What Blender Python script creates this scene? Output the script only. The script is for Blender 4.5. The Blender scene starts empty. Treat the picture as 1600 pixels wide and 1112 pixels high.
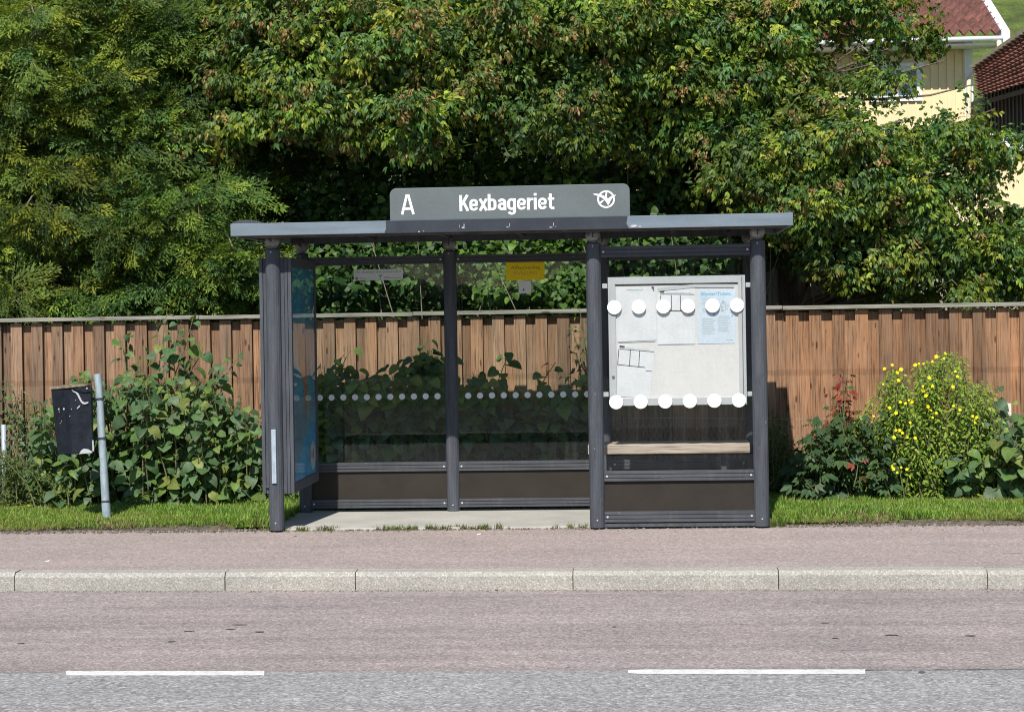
import bpy, math, random
import numpy as np
from mathutils import Vector, Matrix
random.seed(7); RNG = np.random.default_rng(7)
S = bpy.context.scene; COL = S.collection
R_ = math.radians
# ---------------------------------------------------------------- camera
F_PX, CY, YAW, ROLL, CH = 3052.0, 482.6, R_(4.03), R_(0.95), 1.7
FW = np.array([-math.sin(YAW), math.cos(YAW), 0.0])
R0 = np.array([math.cos(YAW), math.sin(YAW), 0.0]); U0 = np.array([0, 0, 1.0])
UP = math.cos(ROLL)*U0 + math.sin(ROLL)*R0; RT = math.cos(ROLL)*R0 - math.sin(ROLL)*U0
cam = bpy.data.cameras.new('camera'); co = bpy.data.objects.new('camera', cam); COL.objects.link(co)
cam.sensor_width = 36; cam.lens = 36*F_PX/1600; cam.shift_y = -(556-CY)/1600
cam.clip_start = 0.1; cam.clip_end = 2000
co.matrix_world = Matrix(((RT[0], UP[0], -FW[0], 0), (RT[1], UP[1], -FW[1], 0), (RT[2], UP[2], -FW[2], CH), (0, 0, 0, 1)))
S.camera = co
def at(px, py, Y=None, Z=None):
    d = FW + RT*(px-800)/F_PX - UP*(py-CY)/F_PX
    t = (Y/d[1]) if Y is not None else (Z-CH)/d[2]
    return Vector((d[0]*t, d[1]*t, CH+d[2]*t))
def aX(px, Y, py=480): return at(px, py, Y).x
def aZ(px, py, Y): return at(px, py, Y).z
# ---------------------------------------------------------------- world, sun
SUN = Vector((0.11, 1.0, -1.12)).normalized()
w = bpy.data.worlds.new('World'); S.world = w; w.use_nodes = True
nt = w.node_tree; bg = nt.nodes['Background']; sky = nt.nodes.new('ShaderNodeTexSky')
sky.sky_type = 'NISHITA'; sky.sun_disc = False
sky.sun_elevation = math.asin(-SUN.z); sky.sun_rotation = math.atan2(-SUN.x, -SUN.y) % (2*math.pi)
nt.links.new(sky.outputs[0], bg.inputs[0]); bg.inputs[1].default_value = 0.098; sky.dust_density = 0.3; sky.ozone_density = 2.0
sl = bpy.data.lights.new('sun', 'SUN'); sl.energy = 4.95; sl.angle = R_(0.5); sl.color = (1.0, 0.955, 0.88)
so = bpy.data.objects.new('sun', sl); COL.objects.link(so); so.rotation_euler = SUN.to_track_quat('-Z', 'Y').to_euler()
S.view_settings.view_transform = 'Standard'; S.view_settings.look = 'None'
S.view_settings.exposure = 0.25; S.view_settings.gamma = 1
S.render.engine = 'CYCLES'
S.cycles.use_denoising = True; S.cycles.denoiser = 'OPENIMAGEDENOISE'; S.cycles.denoising_input_passes = 'RGB_ALBEDO_NORMAL'; S.cycles.denoising_prefilter = 'ACCURATE'; S.cycles.filter_width = 1.1; S.cycles.use_adaptive_sampling = False; S.cycles.sample_clamp_indirect = 4
S.cycles.max_bounces = 10; S.cycles.transparent_max_bounces = 24; S.cycles.diffuse_bounces = 3

# ---------------------------------------------------------------- object helpers
def tag(o, label=None, cat=None, group=None, kind=None):
    if label: o['label'] = label
    if cat: o['category'] = cat
    if group: o['group'] = group
    if kind: o['kind'] = kind
    return o
def thing(name, label, cat, loc=(0, 0, 0), group=None):
    o = bpy.data.objects.new(name, None); COL.objects.link(o); o.location = loc; o.empty_display_size = 0.2
    return tag(o, label, cat, group)
def put(o, parent):
    COL.objects.link(o)
    if parent is not None:
        o.parent = parent
        if parent.type == 'EMPTY': o.matrix_parent_inverse = Matrix.Translation(parent.location).inverted()   # geometry is given in world space
    return o
class MB:
    def __init__(s): s.v = []; s.f = []; s.m = []; s.c = []; s.mi = 0; s.sm = False; s.smf = []; s.rc = None; s.g = []
    def add(s, vs, fs):
        b = len(s.v); s.v += [tuple(v) for v in vs]; s.g.append((b, len(s.f)))
        for f in fs:
            s.f.append([b+i for i in f]); s.m.append(s.mi); s.smf.append(s.sm); s.c.append(s.rc or (1, 1, 1))
        return s
    def box(s, x0, x1, y0, y1, z0, z1):
        return s.add([(x0,y0,z0),(x1,y0,z0),(x1,y1,z0),(x0,y1,z0),(x0,y0,z1),(x1,y0,z1),(x1,y1,z1),(x0,y1,z1)],
            [(0,3,2,1),(4,5,6,7),(0,1,5,4),(1,2,6,5),(2,3,7,6),(3,0,4,7)])
    def bar(s, x0, x1, prof, axis='x'):      # prof: list of (y,z); extruded along x
        n = len(prof); vs = []
        for x in (x0, x1):
            for a, b in prof: vs.append((x, a, b) if axis == 'x' else (a, x, b))
        fs = [(i, (i+1) % n, n+(i+1) % n, n+i) for i in range(n)] + [tuple(range(n))[::-1], tuple(range(n, 2*n))]
        return s.add(vs, fs)
    def tube(s, pts, rad, seg=8, cap=True):
        pts = [Vector(p) for p in pts]; rad = rad if hasattr(rad, '__len__') else [rad]*len(pts)
        vs = []; fs = []; prev = None
        for i, p in enumerate(pts):
            d = (pts[min(i+1, len(pts)-1)] - pts[max(i-1, 0)]).normalized()
            if prev is None:
                a = Vector((1, 0, 0)) if abs(d.x) < 0.9 else Vector((0, 1, 0))
                u = (a - d*a.dot(d)).normalized()
            else: u = (prev - d*prev.dot(d)).normalized()
            prev = u; v = d.cross(u)
            for k in range(seg):
                t = 2*math.pi*k/seg; vs.append(p + (u*math.cos(t)+v*math.sin(t))*rad[i])
        for i in range(len(pts)-1):
            for k in range(seg):
                a = i*seg+k; b = i*seg+(k+1) % seg; fs.append((a, b, b+seg, a+seg))
        if cap: fs += [tuple(range(seg))[::-1], tuple(range((len(pts)-1)*seg, len(pts)*seg))]
        return s.add(vs, fs)
    def lathe(s, x, y, prof, seg=24, flute=None):
        vs = []; fs = []
        for r, z in prof:
            for k in range(seg):
                t = 2*math.pi*k/seg; q = r*(flute if flute and k % 2 else 1); vs.append((x+q*math.cos(t), y+q*math.sin(t), z))
        for i in range(len(prof)-1):
            for k in range(seg):
                a = i*seg+k; b = i*seg+(k+1) % seg; fs.append((a, b, b+seg, a+seg))
        fs += [tuple(range(seg))[::-1], tuple(range((len(prof)-1)*seg, len(prof)*seg))]
        return s.add(vs, fs)
    def poly(s, pts): return s.add(pts, [tuple(range(len(pts)))])
    def disc(s, x, y, z, r, seg=28, t=0.0012):   # disc facing -Y with thickness
        vs = [(x+r*math.cos(2*math.pi*k/seg), y, z+r*math.sin(2*math.pi*k/seg)) for k in range(seg)]
        vs += [(a, y-t, c) for a, b, c in vs]
        return s.add(vs, [tuple(range(seg, 2*seg)), tuple(range(seg))[::-1]] + [(k, (k+1) % seg, seg+(k+1) % seg, seg+k) for k in range(seg)])
    def slab(s, pts2, y, t=0.0012):              # polygon in XZ facing -Y
        n = len(pts2); vs = [(a, y, b) for a, b in pts2] + [(a, y-t, b) for a, b in pts2]
        return s.add(vs, [tuple(range(n, 2*n)), tuple(range(n))[::-1]] + [(k, (k+1) % n, n+(k+1) % n, n+k) for k in range(n)])
    def build(s, name, mats, parent=None, tint=False, bevel=0):
        me = bpy.data.meshes.new(name); me.from_pydata(s.v, [], s.f)
        for m in (mats if isinstance(mats, (list, tuple)) else [mats]): me.materials.append(m)
        me.polygons.foreach_set('material_index', s.m); me.polygons.foreach_set('use_smooth', s.smf)
        if tint:
            a = me.attributes.new('tint', 'FLOAT_COLOR', 'FACE'); a.data.foreach_set('color', np.hstack([np.array(s.c, float), np.ones((len(s.c), 1))]).ravel())
        me.update()
        o = bpy.data.objects.new(name, me); put(o, parent)
        if bevel:
            b = o.modifiers.new('b', 'BEVEL'); b.width = bevel; b.segments = 2; b.limit_method = 'ANGLE'
        return o
def each(mb, name, mat, parent=None, bevel=0):    # one object per piece added to the builder
    out = []; G = mb.g + [(len(mb.v), len(mb.f))]
    for (v0, f0), (v1, f1) in zip(G[:-1], G[1:]):
        k = MB(); k.v = mb.v[v0:v1]; k.f = [[i-v0 for i in f] for f in mb.f[f0:f1]]; k.m = mb.m[f0:f1]; k.smf = mb.smf[f0:f1]; k.c = mb.c[f0:f1]
        out.append(k.build(name, mat, parent, bevel=bevel))
    return out
def add_quads(name, V, Q, Ccol, mat, parent=None):
    me = bpy.data.meshes.new(name); nv, nq = len(V), len(Q)
    me.vertices.add(nv); me.vertices.foreach_set('co', V.astype(np.float32).ravel())
    me.loops.add(nq*4); me.loops.foreach_set('vertex_index', Q.astype(np.int32).ravel())
    me.polygons.add(nq); me.polygons.foreach_set('loop_start', np.arange(0, nq*4, 4, dtype=np.int32))
    a = me.attributes.new('tint', 'FLOAT_COLOR', 'FACE')
    a.data.foreach_set('color', np.hstack([Ccol, np.ones((nq, 1))]).astype(np.float32).ravel())
    me.materials.append(mat); me.update(calc_edges=True)
    o = bpy.data.objects.new(name, me); return put(o, parent)
class Scatter:          # collects rotated copies of small templates into one mesh
    def __init__(s): s.V = []; s.Q = []; s.C = []; s.n = 0
    def add(s, T, P, M, sc, col):
        tv, tq, tc = T; m = len(P)
        if m == 0: return
        V = np.einsum('mij,nj->mni', M, tv)*sc[:, None, None] + P[:, None, :]
        Q = tq[None]+ (s.n + np.arange(m)*len(tv))[:, None, None]
        C = col[:, None, :]*tc[None]
        s.V.append(V.reshape(-1, 3)); s.Q.append(Q.reshape(-1, 4)); s.C.append(C.reshape(-1, 3)); s.n += m*len(tv)
    def build(s, name, mat, parent=None):
        return add_quads(name, np.vstack(s.V), np.vstack(s.Q), np.clip(np.vstack(s.C), 0, 1), mat, parent)
def unit(a): return a/np.maximum(np.linalg.norm(a, axis=-1, keepdims=True), 1e-9)
def frames(d, n):       # columns: side, along d, normal
    d = unit(d); s = unit(np.cross(d, n)); n2 = np.cross(s, d)
    return np.stack([s, d, n2], axis=-1)
def fit_text(body, x0, x1, z0, z1, y, mat, name, parent, bold=0.0, th=0.002):
    cu = bpy.data.curves.new('t', 'FONT'); cu.body = body; cu.size = 1; cu.extrude = 0.02; cu.offset = bold
    o = bpy.data.objects.new('t', cu); COL.objects.link(o)
    dg = bpy.context.evaluated_depsgraph_get(); me = bpy.data.meshes.new_from_object(o.evaluated_get(dg))
    bpy.data.objects.remove(o)
    P = np.array([v.co[:] for v in me.vertices]); a = P.min(0); b = P.max(0)
    for v in me.vertices:
        c = v.co; fx = (c.x-a[0])/(b[0]-a[0]); fz = (c.y-a[1])/(b[1]-a[1])
        v.co = (x0+fx*(x1-x0), y-th*(c.z-a[2])/(b[2]-a[2]), z0+fz*(z1-z0))
    me.materials.clear(); me.materials.append(mat); me.name = name
    return put(bpy.data.objects.new(name, me), parent)

# ---------------------------------------------------------------- materials
def newmat(name):
    m = bpy.data.materials.new(name); m.use_nodes = True; nt = m.node_tree
    return m, nt, nt.nodes['Principled BSDF']
def N(nt, t, **k):
    n = nt.nodes.new(t)
    for a, b in k.items(): setattr(n, a, b)
    return n
def mapping(nt, scale, coord='Object'):
    tc = N(nt, 'ShaderNodeTexCoord'); mp = N(nt, 'ShaderNodeMapping'); mp.inputs['Scale'].default_value = scale
    nt.links.new(tc.outputs[coord], mp.inputs[0]); return mp.outputs[0]
def noise(nt, vec, scale, detail=4, rough=0.6):
    n = N(nt, 'ShaderNodeTexNoise'); n.inputs['Scale'].default_value = scale; n.inputs['Detail'].default_value = detail
    n.inputs['Roughness'].default_value = rough; nt.links.new(vec, n.inputs['Vector']); return n.outputs['Fac']
def ramp(nt, fac, stops):
    r = N(nt, 'ShaderNodeValToRGB'); e = r.color_ramp.elements
    while len(e) < len(stops): e.new(0.5)
    for i, (p, c) in enumerate(stops):
        e[i].position = p; e[i].color = (c, c, c, 1) if not hasattr(c, '__len__') else (*c, 1)
    nt.links.new(fac, r.inputs[0]); return r.outputs[0]
def mix(nt, a, b, fac=0.5, mode='MIX'):
    m = N(nt, 'ShaderNodeMix', data_type='RGBA', blend_type=mode)
    for i, v in ((0, fac), (6, a), (7, b)):
        if hasattr(v, 'node'): nt.links.new(v, m.inputs[i])
        elif i == 0: m.inputs[0].default_value = v
        else: m.inputs[i].default_value = (*v, 1) if hasattr(v, '__len__') else (v, v, v, 1)
    return m.outputs[2]
def bump(nt, bsdf, h, strength=0.3, dist=0.01):
    b = N(nt, 'ShaderNodeBump'); b.inputs['Strength'].default_value = strength; b.inputs['Distance'].default_value = dist
    nt.links.new(h, b.inputs['Height']); nt.links.new(b.outputs[0], bsdf.inputs['Normal'])
def simple(name, col, rough=0.5, metal=0.0, var=0.15, scale=8, stretch=(1, 1, 1), bmp=0.0, spec=0.5, fine=60):
    m, nt, b = newmat(name); v = mapping(nt, stretch)
    f1 = ramp(nt, noise(nt, v, scale), [(0.3, 1-var), (0.7, 1+var)]); f2 = ramp(nt, noise(nt, v, fine, 2), [(0.3, 1-var*0.6), (0.7, 1+var*0.6)])
    c = mix(nt, mix(nt, col, f1, 1, 'MULTIPLY'), f2, 1, 'MULTIPLY')
    nt.links.new(c, b.inputs['Base Color']); b.inputs['Roughness'].default_value = rough; b.inputs['Metallic'].default_value = metal
    b.inputs['Specular IOR Level'].default_value = spec
    if bmp: bump(nt, b, noise(nt, v, fine, 3), bmp, 0.005)
    return m
def foliage(name, trans=0.3, rough=0.5, spec=0.35):
    m, nt, b = newmat(name); at_ = N(nt, 'ShaderNodeAttribute', attribute_name='tint')
    v = mapping(nt, (1, 1, 1)); c = mix(nt, at_.outputs['Color'], ramp(nt, noise(nt, v, 45, 2), [(0.3, 0.78), (0.7, 1.2)]), 1, 'MULTIPLY')
    nt.links.new(c, b.inputs['Base Color']); b.inputs['Roughness'].default_value = rough; b.inputs['Specular IOR Level'].default_value = spec
    t = N(nt, 'ShaderNodeBsdfTranslucent'); nt.links.new(mix(nt, c, (1.0, 1.15, 0.55), 1, 'MULTIPLY'), t.inputs[0])
    ms = N(nt, 'ShaderNodeMixShader'); ms.inputs[0].default_value = trans
    nt.links.new(b.outputs[0], ms.inputs[1]); nt.links.new(t.outputs[0], ms.inputs[2])
    nt.links.new(ms.outputs[0], nt.nodes['Material Output'].inputs[0]); return m
def asphalt(name, c1, c2, grain, streak=0.16, contrast=0.5, fineamp=.12, marks=True):
    m, nt, b = newmat(name); v = mapping(nt, (1, 1, 1))
    vo = N(nt, 'ShaderNodeTexVoronoi'); vo.inputs['Scale'].default_value = grain; nt.links.new(v, vo.inputs['Vector'])
    sep = N(nt, 'ShaderNodeSeparateColor'); nt.links.new(vo.outputs['Color'], sep.inputs[0])
    g = ramp(nt, sep.outputs[0], [(0.0, 1-contrast), (0.5, 1.0), (0.85, 1+contrast*0.55), (1.0, 1+contrast*1.7)])
    base = mix(nt, c1, c2, ramp(nt, noise(nt, v, 1.3, 6), [(0.35, 0.0), (0.65, 1.0)]))
    st = mapping(nt, (0.12, 1.6, 1)); s1 = ramp(nt, noise(nt, st, 3.0, 5, 0.55), [(0.35, 1-streak), (0.62, 1+streak*0.5)])
    c = mix(nt, mix(nt, base, g, 1, 'MULTIPLY'), s1, 1, 'MULTIPLY')
    spv = mapping(nt, (3.5, 16, 1)); sp = ramp(nt, noise(nt, spv, 1.0, 3, 0.5), [(0.25, 0.6), (0.31, 1.0)])   # small tar and oil marks
    if marks: c = mix(nt, c, sp, 1, 'MULTIPLY')
    g2 = ramp(nt, noise(nt, v, 22, 4, 0.7), [(0.3, 1-fineamp), (0.7, 1+fineamp)]); c = mix(nt, c, g2, 1, 'MULTIPLY')
    nt.links.new(c, b.inputs['Base Color']); b.inputs['Roughness'].default_value = 0.85; b.inputs['Specular IOR Level'].default_value = 0.3
    bump(nt, b, vo.outputs['Distance'], 0.5, 0.004); return m
def wood(name, base, dark, grey=0.0, tint=True, zline=None, axis='z'):
    m, nt, b = newmat(name)
    sc = (38, 38, 1.4) if axis == 'z' else (1.1, 30, 30)
    v = mapping(nt, sc); g = noise(nt, v, 2.4, 6, 0.65); v1 = mapping(nt, (1, 1, 1))
    if tint:
        a = N(nt, 'ShaderNodeAttribute', attribute_name='tint'); tn = a.outputs['Color']
        off = N(nt, 'ShaderNodeVectorMath', operation='MULTIPLY_ADD'); nt.links.new(tn, off.inputs[0]); off.inputs[1].default_value = (37, 51, 91)
        nt.links.new(v, off.inputs[2]); g = noise(nt, off.outputs[0], 2.4, 6, 0.65)
    c = mix(nt, dark, base, ramp(nt, g, [(0.34, 0.0), (0.47, 0.6), (0.66, 1.0)]))
    c = mix(nt, c, ramp(nt, noise(nt, v1, 1.7, 5), [(0.35, 0.8), (0.65, 1.12)]), 1, 'MULTIPLY')
    if tint: c = mix(nt, c, tn, 1, 'MULTIPLY')
    if grey: c = mix(nt, c, (0.27, 0.23, 0.18) if tint else (0.42, 0.41, 0.38), ramp(nt, noise(nt, v, 1.1, 5), [(0.4, 0.0), (0.75, grey)]))
    kv = N(nt, 'ShaderNodeTexVoronoi'); kv.inputs['Scale'].default_value = 1; nt.links.new(mapping(nt, (13, 13, 3.6) if axis == 'z' else (3, 10, 10)), kv.inputs['Vector'])
    c = mix(nt, c, mix(nt, c, (0.28, 0.18, 0.13), 1, 'MULTIPLY'), ramp(nt, kv.outputs['Distance'], [(0.09, 0.85), (0.15, 0.0)]))
    if zline:
        sp = N(nt, 'ShaderNodeSeparateXYZ'); nt.links.new(v1, sp.inputs[0])
        for zz in zline:
            mm = N(nt, 'ShaderNodeMath', operation='SUBTRACT'); nt.links.new(sp.outputs[2], mm.inputs[0]); mm.inputs[1].default_value = zz
            ab = N(nt, 'ShaderNodeMath', operation='ABSOLUTE'); nt.links.new(mm.outputs[0], ab.inputs[0])
            wv = N(nt, 'ShaderNodeMath', operation='MULTIPLY_ADD'); nt.links.new(noise(nt, mapping(nt, (1, 1, 0.3)), 22, 4), wv.inputs[0]); wv.inputs[1].default_value = -0.038; nt.links.new(ab.outputs[0], wv.inputs[2])
            c = mix(nt, c, mix(nt, c, (0.42, 0.36, 0.34), 1, 'MULTIPLY'), ramp(nt, wv.outputs[0], [(0.0, 0.32), (0.014, 0.0)]))
    nt.links.new(c, b.inputs['Base Color']); b.inputs['Roughness'].default_value = 0.8; b.inputs['Specular IOR Level'].default_value = 0.2
    bump(nt, b, g, 0.7, 0.006); return m
def glass(name, tint=(0.80, 0.86, 0.84), dirt=0.02):
    m, nt, b = newmat(name); nt.nodes.remove(b)
    tr = N(nt, 'ShaderNodeBsdfTransparent'); tr.inputs[0].default_value = (*tint, 1)
    gl = N(nt, 'ShaderNodeBsdfGlossy'); gl.inputs['Roughness'].default_value = 0.012
    bp = N(nt, 'ShaderNodeBump'); bp.inputs['Strength'].default_value = 0.05; bp.inputs['Distance'].default_value = 0.004
    nt.links.new(noise(nt, mapping(nt, (1, 1, 2.5)), 1.1, 2), bp.inputs['Height']); nt.links.new(bp.outputs[0], gl.inputs['Normal'])
    lw = N(nt, 'ShaderNodeLayerWeight'); lw.inputs[0].default_value = 0.5
    pw = N(nt, 'ShaderNodeMath', operation='POWER'); nt.links.new(lw.outputs['Facing'], pw.inputs[0]); pw.inputs[1].default_value = 5
    fr = N(nt, 'ShaderNodeMath', operation='MULTIPLY_ADD'); nt.links.new(pw.outputs[0], fr.inputs[0]); fr.inputs[1].default_value = 0.978; fr.inputs[2].default_value = 0.022
    ms = N(nt, 'ShaderNodeMixShader'); nt.links.new(fr.outputs[0], ms.inputs[0]); nt.links.new(tr.outputs[0], ms.inputs[1]); nt.links.new(gl.outputs[0], ms.inputs[2])
    df = N(nt, 'ShaderNodeBsdfDiffuse'); df.inputs[0].default_value = (0.6, 0.62, 0.6, 1)
    dm = ramp(nt, noise(nt, mapping(nt, (26, 26, 0.6)), 1.0, 5, 0.7), [(0.5, 0.0), (0.62, dirt), (0.75, dirt*2.5)])
    m2 = N(nt, 'ShaderNodeMixShader'); nt.links.new(dm, m2.inputs[0]); nt.links.new(ms.outputs[0], m2.inputs[1]); nt.links.new(df.outputs[0], m2.inputs[2])
    nt.links.new(m2.outputs[0], nt.nodes['Material Output'].inputs[0]); return m

M = {}
M['metal'] = simple('grey_painted_metal', (0.072, 0.079, 0.092), 0.6, 0.0, 0.22, 5, (4, 4, 0.5), 0.1, spec=0.06)
M['rail'] = simple('grey_rail_metal', (0.076, 0.080, 0.09), 0.6, 0.0, 0.2, 5, (0.5, 4, 6), 0.1, spec=0.06)
M['joint'] = simple('cast_joint', (0.19, 0.19, 0.19), 0.5, 0.0, 0.5, 14, bmp=0.3)
M['fascia'] = simple('fascia_paint', (0.16, 0.20, 0.238), 0.5, 0.0, 0.14, 4, (0.6, 1, 5), 0.05, spec=0.2)
M['fascia_dark'] = simple('fascia_dark_paint', (0.032, 0.038, 0.05), 0.5, 0, 0.15, 6, spec=0.3)
M['soffit'] = simple('soffit', (0.07, 0.065, 0.06), 0.8, 0, 0.4, 6, spec=0.2)
M['panel'] = simple('brown_panel', (0.034, 0.029, 0.024), 0.7, 0, 0.12, 5, fine=120, spec=0.15)
M['sign'] = simple('sign_grey', (0.118, 0.137, 0.142), 0.5, 0, 0.1, 2.5, spec=0.3)
M['white'] = simple('white_lettering', (0.82, 0.82, 0.82), 0.5, 0, 0.02)
M['dot'] = simple('frosted_dot', (0.86, 0.9, 0.93), 0.6, 0, 0.03)
M['whitedot'] = simple('white_dot', (0.86, 0.88, 0.9), 0.6, 0, 0.02)
M['alu'] = simple('pale_aluminium', (0.44, 0.465, 0.475), 0.5, 0.05, 0.06, 3)
M['alu_d'] = simple('dark_gasket', (0.12, 0.14, 0.14), 0.6)
M['board'] = simple('notice_back', (0.585, 0.59, 0.575), 0.6, 0, 0.07, 2.5)
M['paper'] = simple('paper', (0.60, 0.63, 0.64), 0.55, 0, 0.08, 4)
M['paper_b'] = simple('blue_paper', (0.53, 0.62, 0.69), 0.5, 0, 0.1, 3)
M['ink'] = simple('dark_ink', (0.04, 0.045, 0.045), 0.6)
M['ink_g'] = simple('grey_ink', (0.36, 0.42, 0.45), 0.6)
M['ink_b'] = simple('blue_ink', (0.16, 0.42, 0.58), 0.6)
M['yellow'] = simple('yellow_sticker', (1.0, 0.80, 0.0), 0.5, 0, 0.03)
M['yellow_ink'] = simple('faded_brown_ink', (0.33, 0.26, 0.03), 0.6)
M['yellow_ink2'] = simple('very_faded_brown_ink', (0.6, 0.46, 0.02), 0.6)
M['glass'] = glass('shelter_glass', (0.95, 0.975, 0.96), 0.008)
M['glass_front'] = glass('screen_glass', (0.965, 0.965, 0.965), 0.006)
M['case_glass'] = glass('case_glass', (0.93, 0.95, 0.97), 0.03)
M['concrete'] = simple('concrete', (0.40, 0.385, 0.35), 0.85, 0, 0.14, 2.2, bmp=0.2)
M['kerb'] = None
M['kerb'] = asphalt('granite_kerb', (0.335, 0.318, 0.285), (0.37, 0.352, 0.312), 130, contrast=0.26, streak=0.10, fineamp=.05, marks=False)
M['pave'] = asphalt('pavement_asphalt', (0.318, 0.264, 0.245), (0.355, 0.29, 0.268), 90, contrast=0.3, streak=0.06)
M['road'] = asphalt('pink_asphalt', (0.278, 0.240, 0.230), (0.318, 0.268, 0.254), 90, contrast=0.36, streak=0.15)
M['road_g'] = asphalt('grey_asphalt', (0.272, 0.264, 0.26), (0.302, 0.292, 0.286), 70, contrast=0.38, streak=0.05)
M['paint'] = simple('road_paint', (0.66, 0.66, 0.63), 0.7, 0, 0.12, 12, bmp=0.3, fine=70)
_n = M['paint'].node_tree; _b = _n.nodes['Principled BSDF']; _l = _b.inputs['Base Color'].links[0].from_socket
_n.links.new(mix(_n, _l, (0.3, 0.28, 0.27), ramp(_n, noise(_n, mapping(_n, (1, 1.6, 1)), 38, 5, 0.75), [(0.56, 0.0), (0.66, 0.85)])), _b.inputs['Base Color'])
M['tar'] = simple('tar_seam', (0.085, 0.08, 0.08), 0.7, 0, 0.4, 20)
M['soil'] = simple('soil', (0.12, 0.095, 0.07), 0.95, 0, 0.45, 9, bmp=0.8)
M['turf'] = simple('turf_soil', (0.085, 0.13, 0.03), 0.95, 0, 0.4, 6, bmp=0.6)
M['leaf'] = foliage('leaf', 0.36); M['needle'] = foliage('needle_leaf', 0.22, 0.6, 0.25); M['grass'] = foliage('grass_blade', 0.35)
M['petal'] = foliage('petal', 0.2, 0.6, 0.1)
M['bark'] = simple('bark', (0.14, 0.11, 0.085), 0.9, 0, 0.4, 8, (3, 3, 0.6), 0.8, fine=30)
M['twig'] = simple('twig', (0.26, 0.22, 0.16), 0.85, 0, 0.3, 12)
M['stem'] = simple('green_stem', (0.14, 0.15, 0.06), 0.7, 0, 0.3, 12)
M['fence'] = wood('fence_wood', (0.38, 0.225, 0.136), (0.085, 0.048, 0.03), 0.36, True, (1.085,))
M['cap'] = wood('weathered_cap', (0.33, 0.31, 0.26), (0.08, 0.075, 0.06), 0.4, False, axis='x')
M['bench'] = wood('bench_wood', (0.62, 0.53, 0.42), (0.2, 0.14, 0.10), 0.4, False, axis='x')
M['greyfence'] = wood('grey_fence_wood', (0.42, 0.40, 0.34), (0.26, 0.24, 0.2), 0.6, True)
M['wire'] = simple('galvanised_wire', (0.28, 0.31, 0.29), 0.5, 0.3, 0.3)
M['galv'] = simple('galvanised_pole', (0.36, 0.44, 0.49), 0.5, 0.25, 0.2, 10, (3, 3, 1))
M['bin'] = simple('black_plastic', (0.013, 0.016, 0.023), 0.55, 0, 0.35, 14, bmp=0.1, spec=0.15)
M['lid'] = simple('dusty_lid', (0.23, 0.17, 0.12), 0.85, 0, 0.5, 22)
M['strap_notch'] = simple('rusty_strap_notch_shade', (0.04, 0.04, 0.045), 0.6)
M['tape'] = simple('torn_paper', (0.42, 0.44, 0.45), 0.7, 0, 0.1)
M['housewall'] = simple('yellow_boards', (0.80, 0.65, 0.39), 0.75, 0, 0.05)
M['housewhite'] = simple('white_house_trim', (0.78, 0.80, 0.82), 0.6, 0, 0.04)
M['tile'] = simple('red_tiles', (0.15, 0.062, 0.047), 0.8, 0, 0.45, 3, bmp=0.3, fine=14)
M['darkboard'] = simple('dark_garage_boards', (0.035, 0.035, 0.04), 0.8)
M['pane'] = simple('window_glass', (0.10, 0.14, 0.18), 0.1, 0, 0.3, 2)
M['meadow'] = simple('meadow', (0.075, 0.105, 0.014), 0.95, 0, 0.55, 0.4, bmp=0.8, fine=5)
M['stone'] = simple('dark_stone', (0.12, 0.11, 0.10), 0.9, 0, 0.4, 3, bmp=0.8, fine=12)

def vinyl(m, f=0.45):
    nt = m.node_tree; b = nt.nodes['Principled BSDF']; t = N(nt, 'ShaderNodeBsdfTranslucent'); l = b.inputs['Base Color'].links[0].from_socket
    nt.links.new(l, t.inputs[0]); ms = N(nt, 'ShaderNodeMixShader'); ms.inputs[0].default_value = f; nt.links.new(b.outputs[0], ms.inputs[1]); nt.links.new(t.outputs[0], ms.inputs[2])
    nt.links.new(ms.outputs[0], nt.nodes['Material Output'].inputs[0])
for k in ('dot', 'yellow'): vinyl(M[k])
M['vinyl'] = simple('white_vinyl', (0.88, 0.9, 0.9), 0.6, 0, 0.03); vinyl(M['vinyl'])

for k in ('metal', 'rail', 'fascia'):      # dust, drips and scuffs on the painted metal
    n_ = M[k].node_tree; b_ = n_.nodes['Principled BSDF']; l_ = b_.inputs['Base Color'].links[0].from_socket
    d_ = ramp(n_, noise(n_, mapping(n_, (9, 9, .9)), 2.2, 5, .7), [(.52, 0.0), (.72, .18)]); s_ = ramp(n_, noise(n_, mapping(n_, (1, 1, .45)), 42, 3, .6), [(.71, 0.0), (.75, .45)])
    n_.links.new(mix(n_, mix(n_, l_, (.20, .19, .175), d_), (.36, .36, .36), s_), b_.inputs['Base Color'])

# ---------------------------------------------------------------- the ground
def sheet(name, pts, mat, kind='structure'):
    b = MB(); b.poly(pts); o = b.build(name, mat); o['kind'] = kind; return o
def kY(x): return 12.596 - 0.0307*x
sheet('ground', [(-600, -600, -0.16), (600, -600, -0.16), (600, 600, -0.16), (-600, 600, -0.16)], M['turf'])
LX, RX = -40, 40
Ymid = 9.79
b = MB(); b.poly([(LX, Ymid, -0.12), (RX, Ymid, -0.12), (RX, kY(RX)+0.02, -0.12), (LX, kY(LX)+0.02, -0.12)]); b.build('road', M['road'])['kind'] = 'structure'
b = MB(); xe = np.arange(-9, 9.01, 0.03); re_ = np.random.default_rng(12); je = np.convolve(re_.normal(0, .012, len(xe)+4), np.ones(3)/3, 'same')[:len(xe)]
nb_ = [(LX, 5.9, -0.118), (RX, 5.9, -0.118), (RX, Ymid, -0.118)] + [(x, Ymid+.006+q, -0.118) for x, q in zip(xe[::-1], je[::-1])] + [(LX, Ymid, -0.118)]
m_ = len(xe); b.add([(x, 5.9, -0.118) for x in xe]+[(x, Ymid+.006+q, -0.118) for x, q in zip(xe, je)], [(i, i+1, m_+i+1, m_+i) for i in range(m_-1)])
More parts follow.
